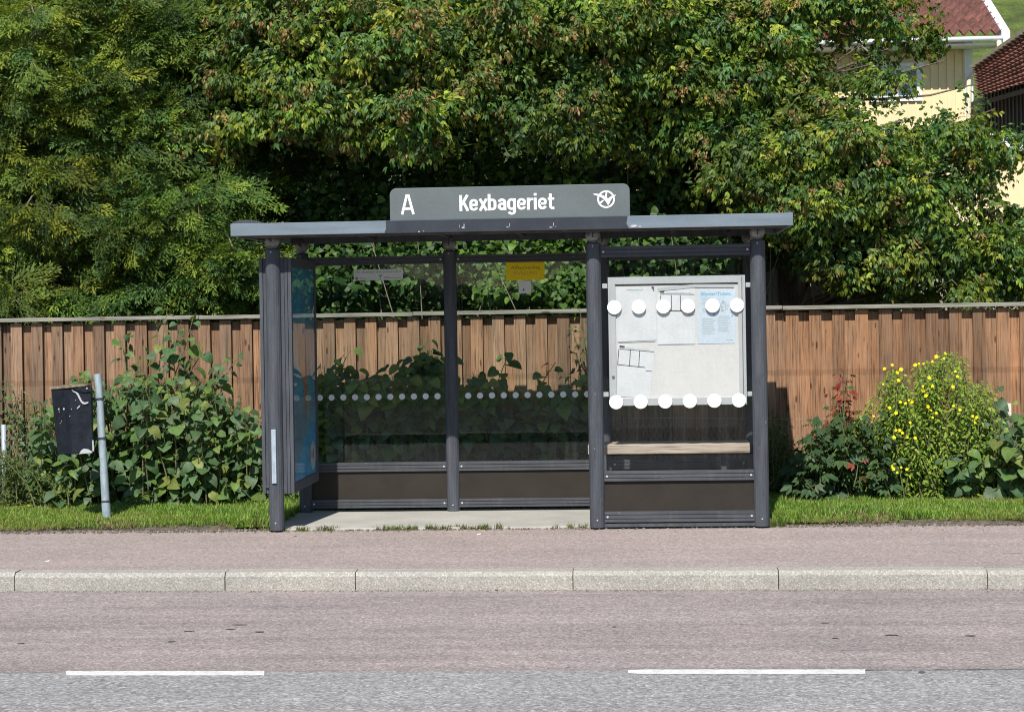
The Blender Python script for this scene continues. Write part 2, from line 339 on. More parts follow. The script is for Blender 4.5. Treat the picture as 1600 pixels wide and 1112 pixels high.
for xa_, xb_ in ((LX, -9), (9, RX)): b.add([(xa_, 5.9, -.118), (xb_, 5.9, -.118), (xb_, Ymid, -.118), (xa_, Ymid, -.118)], [(0, 1, 2, 3)])
b.build('near_lane', M['road_g'])['kind'] = 'structure'
# grass verge terrain behind the pavement
b = MB()
nx, ny = 160, 14
vs = []
for j in range(ny+1):
    for i in range(nx+1):
        x = -12+24*i/nx; y = 15.02+6.0*j/ny
        z = -0.01 + 0.03*min(1, j/2) + 0.012*math.sin(x*3.1+j)+0.01*math.sin(x*7.7+j*2)
        if -3.05 < x < 1.0 and y < 16.6: z = -0.03
        vs.append((x, y, z))
b.sm = True; b.add(vs, [(j*(nx+1)+i, j*(nx+1)+i+1, (j+1)*(nx+1)+i+1, (j+1)*(nx+1)+i) for j in range(ny) for i in range(nx)])
b.build('verge_soil', M['soil'])['kind'] = 'structure'
# pavement with a ragged back edge
xs = np.arange(-12, 12.01, 0.06); rg = np.random.default_rng(3)
off = np.convolve(rg.normal(0, 0.05, len(xs)+8), np.ones(5)/5, 'same')[:len(xs)]
pts = [(LX, kY(LX)+0.13, 0), (RX, kY(RX)+0.13, 0), (RX, 15.1, 0)] + [(x, 15.15+o + (0.04 if x > 1 else 0), 0.0) for x, o in zip(xs[::-1], off[::-1])] + [(LX, 15.1, 0)]
b = MB(); n = len(xs)
bv = [(x, kY(x)+0.13, 0.002) for x in xs] + [(x, (15.06 if -3.0 < x < 0.95 else 15.14+o), 0.002) for x, o in zip(xs, off)]
b.add(bv, [(i, i+1, n+i+1, n+i) for i in range(n-1)])
b.add([(LX, kY(LX)+0.13, 0.002), (-12, kY(-12)+0.13, 0.002), (-12, 15.14, 0.002), (LX, 15.14, 0.002)], [(0, 1, 2, 3)])
b.add([(12, kY(12)+0.13, 0.002), (RX, kY(RX)+0.13, 0.002), (RX, 15.14, 0.002), (12, 15.14, 0.002)], [(0, 1, 2, 3)])
b.build('pavement', M['pave'])['kind'] = 'structure'
# kerb stones
joints = [aX(p, 12.6, 900) for p in (13, 347, 553, 895, 1216, 1540)]
js = [joints[0]-1.45*k for k in range(12, 0, -1)] + joints + [joints[-1]+1.45*k for k in range(1, 12)]
b = MB()
for a, c in zip(js[:-1], js[1:]):
    g = 0.003; dz = random.uniform(-0.003, 0.004); dy = random.uniform(-0.004, 0.004)
    P = []
    for x in (a+g, c-g):
        y = kY(x)+dy
        P += [(x, y-0.002, -0.2), (x, y, -0.028+dz), (x, y+0.022, dz), (x, y+0.14, dz+0.004), (x, y+0.14, -0.2)]
    b.add(P, [(0, 1, 6, 5), (1, 2, 7, 6), (2, 3, 8, 7), (3, 4, 9, 8), (4, 3, 2, 1, 0), (5, 6, 7, 8, 9)])
b.build('kerb', M['kerb'])['kind'] = 'structure'
# concrete floor of the shelter
b = MB(); b.box(-2.98, -0.36, 15.05, 16.42, -0.1, 0.02); b.box(-0.358, 0.92, 15.05, 15.26, -0.1, 0.016); b.box(-0.358, 0.92, 15.262, 16.42, -0.1, 0.02)
b.build('concrete_pad', M['concrete'], bevel=0.006)['kind'] = 'structure'
# lane markings, seam
def mark(name, px0, px1, py0, py1, lab, taper=0.0):
    a = at(px0, py1, Z=-0.116); c = at(px1, py1, Z=-0.116); d = at(px1, py0, Z=-0.116); e = at(px0, py0, Z=-0.116)
    n = 60; vs = []; r = random.Random(px0)
    for i in range(n+1):
        t = i/n; lo = a.lerp(c, t); hi = e.lerp(d, t)
        ta = min(1, (t+0.02)/0.09) if taper else 1
        vs += [(lo.x, lo.y + r.uniform(-.005, .005) + (1-ta)*0.04, -0.116), (hi.x, hi.y + r.uniform(-.004, .004) - (1-ta)*0.025, -0.116)]
    m = MB(); m.add(vs, [(2*i, 2*i+2, 2*i+3, 2*i+1) for i in range(n)]); o = m.build(name, M['paint']); o['kind'] = 'structure'; return o
mark('lane_marking', 103, 413, 1047.5, 1054.5, '')
mark('lane_marking', 981, 1352, 1045, 1052.5, '', 1)
b = MB(); xs2 = np.arange(1.03, 8, 0.04); r = np.random.default_rng(5)
vs = []
for x in xs2: q = r.uniform(0.004, 0.02); vs += [(x, Ymid-0.01-q*0.4, -0.117), (x, Ymid-0.01+q, -0.117)]
b.add(vs, [(2*i, 2*i+2, 2*i+3, 2*i+1) for i in range(len(xs2)-1)])
xs2 = np.arange(-8, -3.0, 0.04); vs = []
for x in xs2: q = r.uniform(0.001, 0.006); vs += [(x, Ymid-q, -0.117), (x, Ymid+q, -0.117)]
b.add(vs, [(2*i, 2*i+2, 2*i+3, 2*i+1) for i in range(len(xs2)-1)])
b.build('tar_seam', M['tar'])['kind'] = 'structure'
# tar spots on the carriageway
b = MB()
for (px, py, L, t) in [(33,1004,7,.8),(268,1001,9,.9),(295,985,12,.8),(372,975,16,.8),(360,982,12,.7),(405,986,9,1),(1395,991,12,1.1),(1515,992,10,.9),(1440,1049,7,1.5),(960,978,4,.8),(1305,996,8,.6),(1290,972,8,.6)]:
    c = at(px, py, Z=-0.116); hx = L*c.y/F_PX; hy = t*0.02
    k = 10; b.poly([(c.x+hx*math.cos(2*math.pi*i/k)*random.uniform(.6, 1.1), c.y+hy*math.sin(2*math.pi*i/k)*random.uniform(.5, 1.1), -0.1165) for i in range(k)])
b.build('tar_spots', M['tar'])['kind'] = 'structure'
# opposite side of the road, behind the camera (mirrored in the glass)
b = MB(); b.box(LX, RX, 5.5, 5.88, -0.2, 0.0); b.build('far_kerb', M['kerb'])['kind'] = 'structure'
sheet('far_pavement', [(LX, -1.5, 0.0), (RX, -1.5, 0.0), (RX, 5.49, 0.0), (LX, 5.49, 0.0)], M['stone'])
hedge = thing('clipped_hedge', 'long dark hedge across the road, mirrored in the shelter glass', 'hedge', (0, -26, 0))
b = MB(); n = 240; vs = []
for i in range(n+1):
    x = -36+72*i/n; h = 3.3-0.95*math.exp(-((x+4.9)/2.6)**4)+0.06*math.sin(x*1.9)+0.05*math.sin(x*4.3)
    for (yy, zz) in ((-24.5, -0.1), (-24.3, h*0.6), (-24.8, h*0.95), (-26, h), (-27.4, h*0.9), (-27.6, -0.1)): vs.append((x, yy+0.2*math.sin(x*1.7+zz), zz))
b.sm = True; b.add(vs, [(i*6+k, i*6+k+1, (i+1)*6+k+1, (i+1)*6+k) for i in range(n) for k in range(5)])
b.build('foliage', simple('hedge_leaf', (0.04, 0.06, 0.02), 0.9, 0, 0.5, 3, bmp=1.0, fine=12), hedge)
# hillside meadow beyond the houses
b = MB(); n = 40; vs = []
for j in range(n+1):
    for i in range(n+1):
        x = -60+160*i/n; y = 60+140*j/n; t = j/n
        vs.append((x, y, -0.3+46*t**1.15+1.2*math.sin(x*.11+y*.07)*t))
b.sm = True; b.add(vs, [(j*(n+1)+i, j*(n+1)+i+1, (j+1)*(n+1)+i+1, (j+1)*(n+1)+i) for j in range(n) for i in range(n)])
b.build('hill', M['meadow'])['kind'] = 'structure'

# ---------------------------------------------------------------- bus shelter
FX = [-2.913, -0.425, 0.828]; RXs = [-2.910, -1.663, -0.385, 0.828]
FY, RY = 15.0, 16.27
sh = thing('bus_shelter', 'grey metal bus shelter with glass walls and flat roof standing on the pavement edge', 'bus shelter', (-1.04, 15.6, 0))
def sph(mb, x, y, z, r):
    mb.sm = True; n1, n2 = 20, 12; vs = []; fs = []
    for j in range(1, n2):
        a = math.pi*j/n2
        for k in range(n1): t = 2*math.pi*k/n1; vs.append((x+r*math.sin(a)*math.cos(t), y+r*math.sin(a)*math.sin(t), z+r*math.cos(a)))
    top = len(vs); vs += [(x, y, z+r), (x, y, z-r)]
    for j in range(n2-2):
        for k in range(n1): q = j*n1+k; q2 = j*n1+(k+1) % n1; fs.append((q, q+n1, q2+n1, q2))
    for k in range(n1): fs.append((top, k, (k+1) % n1)); fs.append((top+1, (n2-2)*n1+(k+1) % n1, (n2-2)*n1+k))
    mb.add(vs, fs); mb.sm = False
def post(x, y, r, kind, z0=0.016):
    b = MB(); b.lathe(x, y, [(r, z0), (r, 2.188), (r*0.8, 2.198)], 36, 0.975); p = b.build('post', M['metal'], sh)
    j = MB(); zc = 2.256; sph(j, x, y, zc, 0.058); j.mi = 1; yy = y-0.0595  # dark slabs paint the shade inside the V notch and the slit
    if x < -2: j.slab([(x-.058, zc+.05), (x-.04, zc+.03), (x+.002, zc-.012), (x+.006, zc+.045), (x-.01, zc+.056)], yy+.012, .014)
    else: j.slab([(x-.005, zc-.02), (x+.004, zc-.02), (x+.005, zc+.05), (x-.004, zc+.05)], yy+.005, .006)
    j.mi = 0
    j.box(x-0.009, x+0.009, y-0.075, y+0.075, 2.285, 2.35) if kind == 'front' else None
    j.lathe(x, y, [(0.03, 2.2), (0.03, 2.3)], 12)
    j.build('ball_joint', [M['joint'], M['strap_notch']], p)
    c = MB(); c.disc(x-0.003, y-r*0.985, 2.17, 0.0055, 10, 0.003); c.disc(x, y-r*0.985, 0.075, 0.006, 10, 0.004); each(c, 'screw', M['alu'], p)
    return p
for x in FX: pp = post(x, FY, 0.0585, 'front')
for x in RXs: post(x, RY, 0.0545, 'rear')
# light strip plate on the left front post
x0 = aX(420.5, 14.93); x1 = aX(427.5, 14.93)
b = MB(); b.box(x0, x1, 14.928, 14.945, aZ(424, 755, 14.93), aZ(424, 671, 14.93)); b.build('reflector_strip', M['galv'], sh, bevel=0.002)
# roof
b = MB(); RFX0, RFX1 = -3.187, 1.083; YF = 14.75; YR = 16.44
b.box(RFX0, RFX1, YF, YF+0.03, 2.291, 2.386); b.build('fascia', M['fascia'], sh, bevel=0.003)
b = MB(); d0 = aX(603, YF); d1 = aX(985, YF); b.slab([(d0, 2.293), (d0+0.012, 2.33), (d0+0.01, 2.3845), (d1-0.01, 2.3845), (d1-0.02, 2.33), (d1, 2.293)], YF-0.001, 0.002)
b.build('dark_repaint', M['fascia_dark'], sh)
b = MB(); b.box(RFX0, RFX0+0.03, YF+0.031, YR, 2.291, 2.384); b.box(RFX1-0.03, RFX1, YF+0.031, YR, 2.291, 2.384); b.box(RFX0, RFX1, YR+0.001, YR+0.03, 2.291, 2.384)
each(b, 'roof_edge', M['fascia'], sh)
b = MB()       # softly arched roof sheet
prof = [(YF+0.032+(YR-YF-0.034)*i/12, 2.352+0.028*math.sin(math.pi*i/12)) for i in range(13)]
b.sm = True
b.bar(RFX0+0.032, RFX1-0.032, prof + [(YR-0.002, 2.33), (YF+0.032, 2.33)]); b.build('roof_sheet', M['soffit'], sh)
b = MB()      # raised rounded corner cap
for xa, xb, h in ((RFX0+0.005, RFX0+0.225, 0.03), (RFX1-0.035, RFX1-0.004, 0.02)):
    cx = (xa+xb)/2; hw = (xb-xa)/2
    b.slab([(cx-hw*math.cos(math.pi*i/16), 2.386+h*math.sin(math.pi*i/16)) for i in range(17)], YF+0.2, 0.15)
each(b, 'corner_cap', M['metal'], sh)
b = MB(); b.tube([(RFX0+0.05, YF+0.1, 2.292), (RFX1-0.05, YF+0.1, 2.292)], 0.018, 8); b.box(-3.0, 0.95, FY-0.028, FY+0.028, 2.29, 2.332)
for x in [-2.3, -1.66, -1.04, -0.425, 0.2]: b.box(x-0.02, x+0.02, YF+0.04, YR-0.01, 2.30, 2.329)
each(b, 'roof_beam', M['soffit'], sh)
b = MB(); b.box(-3.0, 0.95, RY-0.035, RY+0.035, 2.275, 2.33); b.build('rear_beam', M['metal'], sh)
b = MB(); b.tube([(aX(1140, 16.0), 16.0, 2.31), (aX(1147, 16.2), 16.2, 2.12)], 0.012, 8); b.build('drain_pipe', M['soffit'], sh)
# small chips in the dark paint
b = MB()
for (px, py, w_, h_) in [(655,362,2,1.2),(662,361,1,1.5),(723,356,5,1.4),(725,352,1,4),(718,354,.5,5),(793,355,4,1.4),(796,351,.7,4),(860,355,5,1),(865,350,.7,4),(868,354,3,.8),(600,360,2,.7),(990,353,7,2.5),(1000,354,4,1.6)]:
    c = at(px, py, YF); s_ = 15/3052*0.98; k = 7
    b.slab([(c.x+w_*s_*math.cos(2*math.pi*i/k)*random.uniform(.3, 1), c.z+h_*s_*math.sin(2*math.pi*i/k)*random.uniform(.3, 1)) for i in range(k)], YF-0.0034, 0.0006)
each(b, 'paint_chip', simple('bare_primer', (0.45, 0.46, 0.5), 0.6), sh)
# walls
def rail(x0, x1, y, z0, z1, t=0.024, name='rail', par=None, screws=True):
    h = z1-z0; P = [(y+t, z0), (y+t, z1), (y-t, z1), (y-t, z0+h*.72), (y-t+.005, z0+h*.70), (y-t+.005, z0+h*.64), (y-t, z0+h*.62), (y-t, z0+h*.34), (y-t+.005, z0+h*.32), (y-t+.005, z0+h*.26), (y-t, z0+h*.24), (y-t, z0)]
    b = MB(); b.bar(x0, x1, P); o = b.build(name, M['rail'], par or sh)
    if screws:
        s_ = MB(); zc = z0+h*.5
        for xx in (x0+0.022, x1-0.022): s_.disc(xx, y-t, zc, 0.0085, 10, 0.004)
        each(s_, 'screw', M['alu'], o)
    return o
zt = (aZ(600, 403, RY), aZ(600, 415, RY))   # reference heights of the rear rails
rail_z = [(aZ(600, 413.5, RY), aZ(600, 400.5, RY)), (aZ(600, 736, RY), aZ(600, 722, RY)), (aZ(600, 792.5, RY), aZ(600, 779.5, RY))]
for i in range(3):
    a, c = RXs[i]+0.052, RXs[i+1]-0.052
    if i == 0: a = RXs[0]+0.05
    for z0, z1 in rail_z: rail(a, c, RY, z0, z1)
    b = MB(); b.box(a, c, RY-0.004, RY+0.004, rail_z[2][1]-0.01, rail_z[1][0]+0.01); b.build('kick_panel', M['panel'], sh)
    b = MB(); b.box(a, c, RY-0.004, RY+0.004, rail_z[1][1]-0.008, rail_z[0][0]+0.008); g = b.build('glass_pane', M['glass'], sh)
    if i < 2:
        d = MB(); zz = aZ(600, 619.8, RY); xs_ = aX(515.9, RY) if i == 0 else aX(729.4, RY); st = 0.0994
        x = xs_ - (st if i == 0 else 0)
        while x < c+0.03:
            if x > a+0.01 and x < c-(0.03 if i == 0 else -0.03): d.disc(x, RY-0.0045, zz, 0.0258, 24)
            x += st
        each(d, 'dot', M['dot'], g)
# right end wall and front screen
xr = FX[2]
b = MB(); b.box(xr-0.004, xr+0.004, FY+0.06, RY-0.06, 0.45, 2.05); b.build('glass_pane', M['glass'], sh)
b = MB()
for z0, z1 in ((0.10, 0.17), (0.41, 0.48), (2.03, 2.1)): b.box(xr-0.022, xr+0.022, FY+0.055, RY-0.052, z0, z1)
each(b, 'side_rail', M['metal'], sh)
b = MB(); b.box(xr-0.004, xr+0.004, FY+0.06, RY-0.06, 0.17, 0.41); b.build('kick_panel', M['panel'], sh)
xa, xb = FX[1]+0.056, FX[2]-0.056
fr = [(aZ(1060, 400, FY), aZ(1060, 383, FY)), (aZ(1060, 750, FY), aZ(1060, 734.5, FY)), (aZ(1060, 814, FY), aZ(1060, 797.5, FY))]
for z0, z1 in fr: rail(xa, xb, FY, z0, z1, 0.028)
b = MB(); b.box(xa, xb, FY-0.004, FY+0.004, fr[2][1]-.01, fr[1][0]+.01); b.build('kick_panel', M['panel'], sh)
b = MB(); b.box(xa, xb, FY-0.004, FY+0.004, fr[1][1]-.01, fr[0][0]+.01); g = b.build('glass_pane', M['glass_front'], sh)
d = MB()
for k in range(6): c = at(959.7+38.36*k, 480-0.7*k, FY-0.004); d.disc(c.x, FY-0.0045, c.z, 0.0535, 36)
for k in range(6): c = at(962.7+38.36*k, 628-0.6*k, FY-0.004); d.disc(c.x, FY-0.0045, c.z, 0.0535, 36)
each(d, 'dot', M['whitedot'], g)
b = MB(); b.box(xa, xb, FY-0.02, FY+0.02, 0.018, fr[2][0]-0.012); b.build('toe_strip', M['metal'], sh)
# advertising case on the left wall
cx0, cx1, cy0, cy1 = aX(408.5, 15.02, 600), aX(458, 15.02, 600), 15.0, 16.13
cz0, cz1 = aZ(458, 770, 15.02), aZ(458, 402.5, 15.02)
case = MB()
def upright(xa, xb, y0, y1): case.box(xa, xb, y0, y1, cz0, cz1)
upright(cx0, cx0+0.026, cy0, cy0+0.07); upright(cx0+0.03, cx0+0.075, cy0+0.004, cy0+0.07)
upright(cx1-0.052, cx1-0.03, cy0, cy0+0.07); upright(cx1-0.09, cx1-0.056, cy0+0.004, cy0+0.07); upright(cx1-0.026, cx1, cy0, cy0+0.05)
upright(cx0, cx1, cy1-0.06, cy1)
case.box(cx0, cx1-0.001, cy0+0.071, cy1-0.061, cz0, cz0+0.075); case.box(cx0, cx1-0.001, cy0+0.071, cy1-0.061, cz1-0.075, cz1)
case.box(cx0+0.02, cx1-0.05, cy0+0.05, cy1-0.06, cz0+0.08, cz1-0.08)
cs = case.build('poster_case', M['metal'], sh)
pz0, pz1 = cz0+0.076, cz1-0.076; py0, py1 = cy0+0.055, cy1-0.061; px_ = cx1-0.012
def pst(poly, mat, lift, name='picture_shape'):
    b = MB(); b.add([(px_+lift*0.0006, py0+u*(py1-py0), pz0+v*(pz1-pz0)) for u, v in poly], [tuple(range(len(poly)))[::-1]]); return b
pm = [simple('poster_teal', (0.03, 0.26, 0.40), 0.6, 0, 0.3, 7), simple('poster_skin', (0.34, 0.17, 0.11), 0.4, 0, 0.3, 6), simple('poster_pale', (0.16, 0.28, 0.37), 0.5, 0, 0.25, 3),
      simple('poster_blue', (0.06, 0.34, 0.58), 0.6, 0, 0.3, 6), simple('poster_white', (0.6, 0.64, 0.68), 0.4), simple('poster_red', (0.5, 0.1, 0.06), 0.4)]
po = MB(); 
def pl(poly, mi, lift):
    po.mi = mi; po.add([(px_+lift*0.0006, py0+u*(py1-py0), pz0+v*(pz1-pz0)) for u, v in poly], [tuple(range(len(poly)))])
def blob(cu, cv, ru, rv, n=26, j=0.0, seed=1):
    r = random.Random(seed); return [(cu+ru*math.cos(2*math.pi*i/n)*(1+r.uniform(-j, j)), cv+rv*math.sin(2*math.pi*i/n)*(1+r.uniform(-j, j))) for i in range(n)]
pl([(0, 0), (1, 0), (1, 1), (0, 1)], 0, 0)
pl([(0, 0.52), (0.1, 0.55), (0.3, 0.5), (0.5, 0.56), (0.7, 0.5), (1, 0.55), (1, 0.72), (0, 0.76)], 2, 1)
pl([(0, 0.0), (1, 0.0), (1, 0.36), (0, 0.4)], 2, 1)
pl([(0.0, 0.0), (1, 0.0), (1, 0.34), (0.75, 0.25), (0.45, 0.17), (0.2, 0.10)], 3, 2)
pl(blob(0.5, 0.62, 0.07, 0.075), 1, 3)
pl([(0.45, 0.55), (0.62, 0.55), (0.66, 0.45), (0.64, 0.36), (0.60, 0.29), (0.56, 0.29), (0.50, 0.36), (0.46, 0.45)], 1, 3)
pl([(0.36, 0.56), (0.45, 0.58), (0.46, 0.47), (0.42, 0.46)], 1, 3)
pl(blob(0.85, 0.09, 0.11, 0.07), 4, 4)
pl([(0.78, 0.08), (0.82, 0.08), (0.82, 0.12), (0.78, 0.12)], 5, 5); pl([(0.85, 0.07), (0.9, 0.08), (0.9, 0.13), (0.85, 0.12)], 5, 5)
for k in range(16): pl(blob(random.random()*.8+.1, .8+.17*random.random(), .05, .012, 10, .3, k), 2 if k % 3 == 0 else 3, 3+k*.1)
po.build('poster', pm, cs)
b = MB(); b.add([(cx1-0.004, py0, pz0), (cx1-0.004, py1, pz0), (cx1-0.004, py1, pz1), (cx1-0.004, py0, pz1)], [(0, 1, 2, 3)]); b.build('poster_glass', M['case_glass'], cs)
b = MB(); b.tube([(cx0-0.005, 15.03, 0.35), (cx0+0.06, 14.98, 0.35)], 0.01, 8); b.build('bracket', M['metal'], cs)
# name sign on the roof
sg = thing('stop_name_sign', 'long grey sign reading A Kexbageriet with a round white emblem, on the shelter roof', 'sign', (-1.05, 14.8, 2.39))
sx0, sx1, sy = aX(609, 14.78, 310), aX(984, 14.78, 310), 14.78
sz0, sz1 = 2.387, 2.632
def rr(x0, x1, z0, z1, r):
    P = [(x0, z0), (x1, z0)]
    P += [(x1-r+r*math.cos(a), z1-r+r*math.sin(a)) for a in np.linspace(0, math.pi/2, 8)]
    P += [(x0+r+r*math.cos(a), z1-r+r*math.sin(a)) for a in np.linspace(math.pi/2, math.pi, 8)]
    return P
b = MB(); b.slab(rr(sx0, sx1, sz0, sz1, 0.05), sy+0.045, 0.045); sb = b.build('sign_board', M['sign'], sg, bevel=0.003)
def zpx(px, py, Y=14.78): return aZ(px, py, Y)
def arc(cx, cy, r, a0, a1, n=9, ry=None): return [(cx+r*math.cos(math.radians(a0+(a1-a0)*i/n)), cy+(ry or r)*math.sin(math.radians(a0+(a1-a0)*i/n))) for i in range(n+1)]
GL = {'K': (.53, [[(.09, 0), (.09, 1)], [(.13, .38), (.44, 1)], [(.22, .58), (.46, 0)]]),
 'e': (.50, [[(.12, .37), (.38, .37)] + arc(.23, .51, .15, 0, 180) + arc(.23, .23, .15, 180, 352)]),
 'x': (.45, [[(.05, 0), (.39, .74)], [(.39, 0), (.05, .74)]]),
 'b': (.51, [[(.08, 0), (.08, 1.03)], [(.1, .5)] + arc(.23, .51, .15, 160, 0) + arc(.23, .23, .15, 0, -160)]),
 'a': (.50, [arc(.23, .51, .15, 172, 0) + [(.38, 0)], [(.38, .41), (.26, .41)] + arc(.235, .245, .155, 100, 270, 9, .165) + [(.36, .13)]]),
 'g': (.51, [arc(.23, .51, .15, 20, 180) + arc(.23, .23, .15, 180, 340), [(.38, .73)] + arc(.23, -.07, .15, 0, -165)]),
 'r': (.36, [[(.08, 0), (.08, .74)], [(.09, .47), (.12, .58), (.19, .65), (.34, .66)]]),
 'i': (.22, [[(.08, 0), (.08, .74)], [(.08, .87), (.08, 1.03)]]),
 't': (.36, [[(.14, .98), (.14, .24), (.16, .13), (.22, .08), (.34, .08)], [(.01, .665), (.34, .665)]]),
 'A': (.66, [[(.04, 0), (.30, 1)], [(.62, 0), (.36, 1)], [(.14, .29), (.52, .29)]])}
def stroke_word(word, x0, x1, zb, zt, hw, name):        # zb baseline, zt cap top
    tw = sum(GL[c][0] for c in word[:-1]) + max(max(p[0] for st in GL[word[-1]][1] for p in st)+hw, .3)
    kx, kz = (x1-x0)/tw, zt-zb; cur = 0; b = MB(); lay = 0
    for c in word:
        for st in GL[c][1]:
            L = []; R = []; m = len(st)
            for i, (px, py) in enumerate(st):
                a = Vector(st[max(i-1, 0)]); d = Vector(st[min(i+1, m-1)]); t_ = (d-a).normalized(); n_ = Vector((-t_.y, t_.x))
                if 0 < i < m-1:
                    e1 = (Vector(st[i])-a).normalized(); cs_ = max(.5, abs(Vector((-e1.y, e1.x)).dot(n_))); f_ = hw/cs_
                else: f_ = hw
                L.append((px+n_.x*f_, py+n_.y*f_)); R.append((px-n_.x*f_, py-n_.y*f_))
            for i in range(m-1):
                q = [L[i], R[i], R[i+1], L[i+1]]; y_ = sy-0.002-lay*0.00025
                b.add([(x0+(cur+p[0])*kx, y_, zb+p[1]*kz) for p in q], [(0, 1, 2, 3)])
            lay = (lay+1) % 3
        cur += GL[c][0]
    return b.build(name, M['white'], sb)
stroke_word('A', aX(629.5, sy), aX(650.5, sy), zpx(640, 335), zpx(640, 304), .062, 'letter_a')
stroke_word('Kexbageriet', aX(720, sy), aX(871, sy), zpx(795, 328.4), zpx(795, 303.4), .072, 'lettering')
# emblem : ring, swooping bird shape and spokes
e0 = at(947, 311.4, sy); q = sy/F_PX/ (1600/90) * 1.0
def ez(u, v): return (e0.x+(u-828)*q, e0.z-(v-472)*q)
b = MB(); n = 40; ro, ri = 245*q, 197*q
vs = []
for i in range(n):
    t = 2*math.pi*i/n
    for r_, y_ in ((ro, sy-0.0005), (ri, sy-0.0005), (ro, sy-0.0025), (ri, sy-0.0025)): vs.append((e0.x+r_*math.cos(t), y_, e0.z+r_*math.sin(t)))
fs = []
for i in range(n):
    a = 4*i; c = 4*((i+1) % n); fs += [(a+2, c+2, c+3, a+3), (a, a+2, c+2, c)[::-1], (a+1, c+1, c+3, a+3)[::-1]]
b.add(vs, fs)
b.slab([ez(*p) for p in [(868,625),(840,570),(790,500),(740,455),(680,410),(620,385),(540,360),(465,328),(475,316),(560,312),(640,330),(720,350),(790,385),(850,420),(880,455),(930,420),(985,382),(1090,355),(1105,370),(1080,388),(1020,420),(985,470),(945,530),(905,620),(890,630)]], sy-0.003, 0.001)
b.slab([ez(*p) for p in [(822,275),(865,275),(848,420),(800,395)]], sy-0.0032, 0.0012)
b.slab([ez(*p) for p in [(640,560),(735,490),(780,505),(680,600)]], sy-0.0034, 0.0012)
b.build('emblem', M['white'], sb)
# notice board behind the front screen
NB = 15.022
nb = thing('notice_board', 'pale aluminium notice case with paper sheets, fixed behind the right front glass', 'notice board', (0.2, NB, 0.95))
tl, tr_, bl, br = at(949.5, 433.5, NB), at(1164, 429.5, NB), at(953, 634, NB), at(1167, 631, NB)
X0, X1, Z0, Z1 = (tl.x+bl.x)/2, (tr_.x+br.x)/2, (bl.z+br.z)/2, (tl.z+tr_.z)/2
b = MB(); b.box(X0+.01, X1-.01, NB+0.003, NB+0.035, Z0+.01, Z1-.01); b.build('back_board', M['board'], nb)
b = MB(); fw = 0.055; yq = NB-0.012
b.box(X0, X0+fw, yq, NB+0.036, Z0, Z1); b.box(X1-fw, X1, yq, NB+0.036, Z0, Z1); b.box(X0+fw, X1-fw, yq, NB+0.036, Z0, Z0+fw); b.box(X0+fw, X1-fw, yq, NB+0.036, Z1-fw, Z1)
b.box(X0+0.012, X0+0.018, yq-0.002, yq, Z0+0.02, Z1-0.01); b.box(X1-0.018, X1-0.012, yq-0.002, yq, Z0+0.02, Z1-0.01)
fo = b.build('frame', M['alu'], nb, bevel=0.003)
b = MB(); g_ = 0.004
b.box(X0+fw, X1-fw, NB-0.0005, NB+0.002, Z1-fw-0.012, Z1-fw); b.box(X1-0.028, X1-0.022, yq-0.0022, yq, Z0+0.03, Z1-0.012)
c = at(958.5, 589, NB); b.disc(c.x, yq-0.0005, c.z, 0.0115, 20, 0.005); each(b, 'gasket', M['alu_d'], fo)
b = MB()
for (px, py) in ((945, 447), (1169, 445), (947, 616), (1172, 615)): c = at(px, py, NB); b.box(c.x-0.02, c.x+0.02, NB-0.01, NB+0.0, c.z-0.018, c.z+0.018)
each(b, 'bracket', M['alu'], nb, bevel=0.003)
def sheetp(name, pts, mat, y=NB+0.0015, lab=None, par=nb):
    b = MB(); P = [at(px, py, NB) for px, py in pts]; b.slab([(p.x, p.z) for p in P], y, 0.002); o = b.build(name, mat, par)
    if lab: o['label'] = lab
    return o
def lines(par, mat, segs, y=NB-0.0008, t=0.0022):
    b = MB()
    for (x0, y0, x1, y1, th) in segs:
        p0, p1 = at(x0, y0, NB), at(x1, y1, NB); d = (p1-p0); nrm = Vector((-d.z, 0, d.x)).normalized()*th*0.00245
        b.slab([(p0.x-nrm.x, p0.z-nrm.z), (p1.x-nrm.x, p1.z-nrm.z), (p1.x+nrm.x, p1.z+nrm.z), (p0.x+nrm.x, p0.z+nrm.z)], y, 0.0004)
    return b.build('print', mat, par)
s1 = sheetp('paper_sheet', [(965, 534), (1026, 531), (1024, 449), (963, 451)], M['paper'], lab='blank white paper sheet with a short header line')
lines(s1, M['ink_g'], [(980, 453, 1005, 453, 2.0), (966, 535, 1024, 533, 1.0)]); lines(s1, M['ink'], [(1018, 449, 1022, 450, 3)]); lines(s1, M['ink'], [(1020, 451, 1022, 455, 1.5)])
s2 = sheetp('paper_sheet', [(1027, 539), (1086, 537), (1086, 449), (1027, 452)], M['paper'], lab='white timetable sheet with black table lines')
lines(s2, M['ink'], [(1031, 456, 1038, 456, 3), (1032, 459.5, 1085, 460, 1.2), (1049, 461, 1049, 485, 1.1), (1063, 461, 1063.5, 485, 1.1), (1032, 461, 1032, 478, 0.8), (1046, 485.5, 1066, 486, 1.5), (1075, 491, 1085, 491.5, 1)])
lines(s2, M['ink_g'], [(1040, 457, 1080, 457.5, .8), (1028, 538, 1086, 537, 1.2)])
s3 = sheetp('paper_sheet', [(1090, 537), (1149, 536), (1149, 452), (1091, 453)], M['paper_b'], lab='pale blue ticket information sheet with two columns of text')
cT = at(1095, 463.5, NB); cE = at(1143, 455.5, NB)
fit_text('Biljetter/Tickets.', cT.x, cE.x, cT.z, cE.z, NB-0.0008, M['ink_b'], 'heading', s3, 0.02, 0.0006)
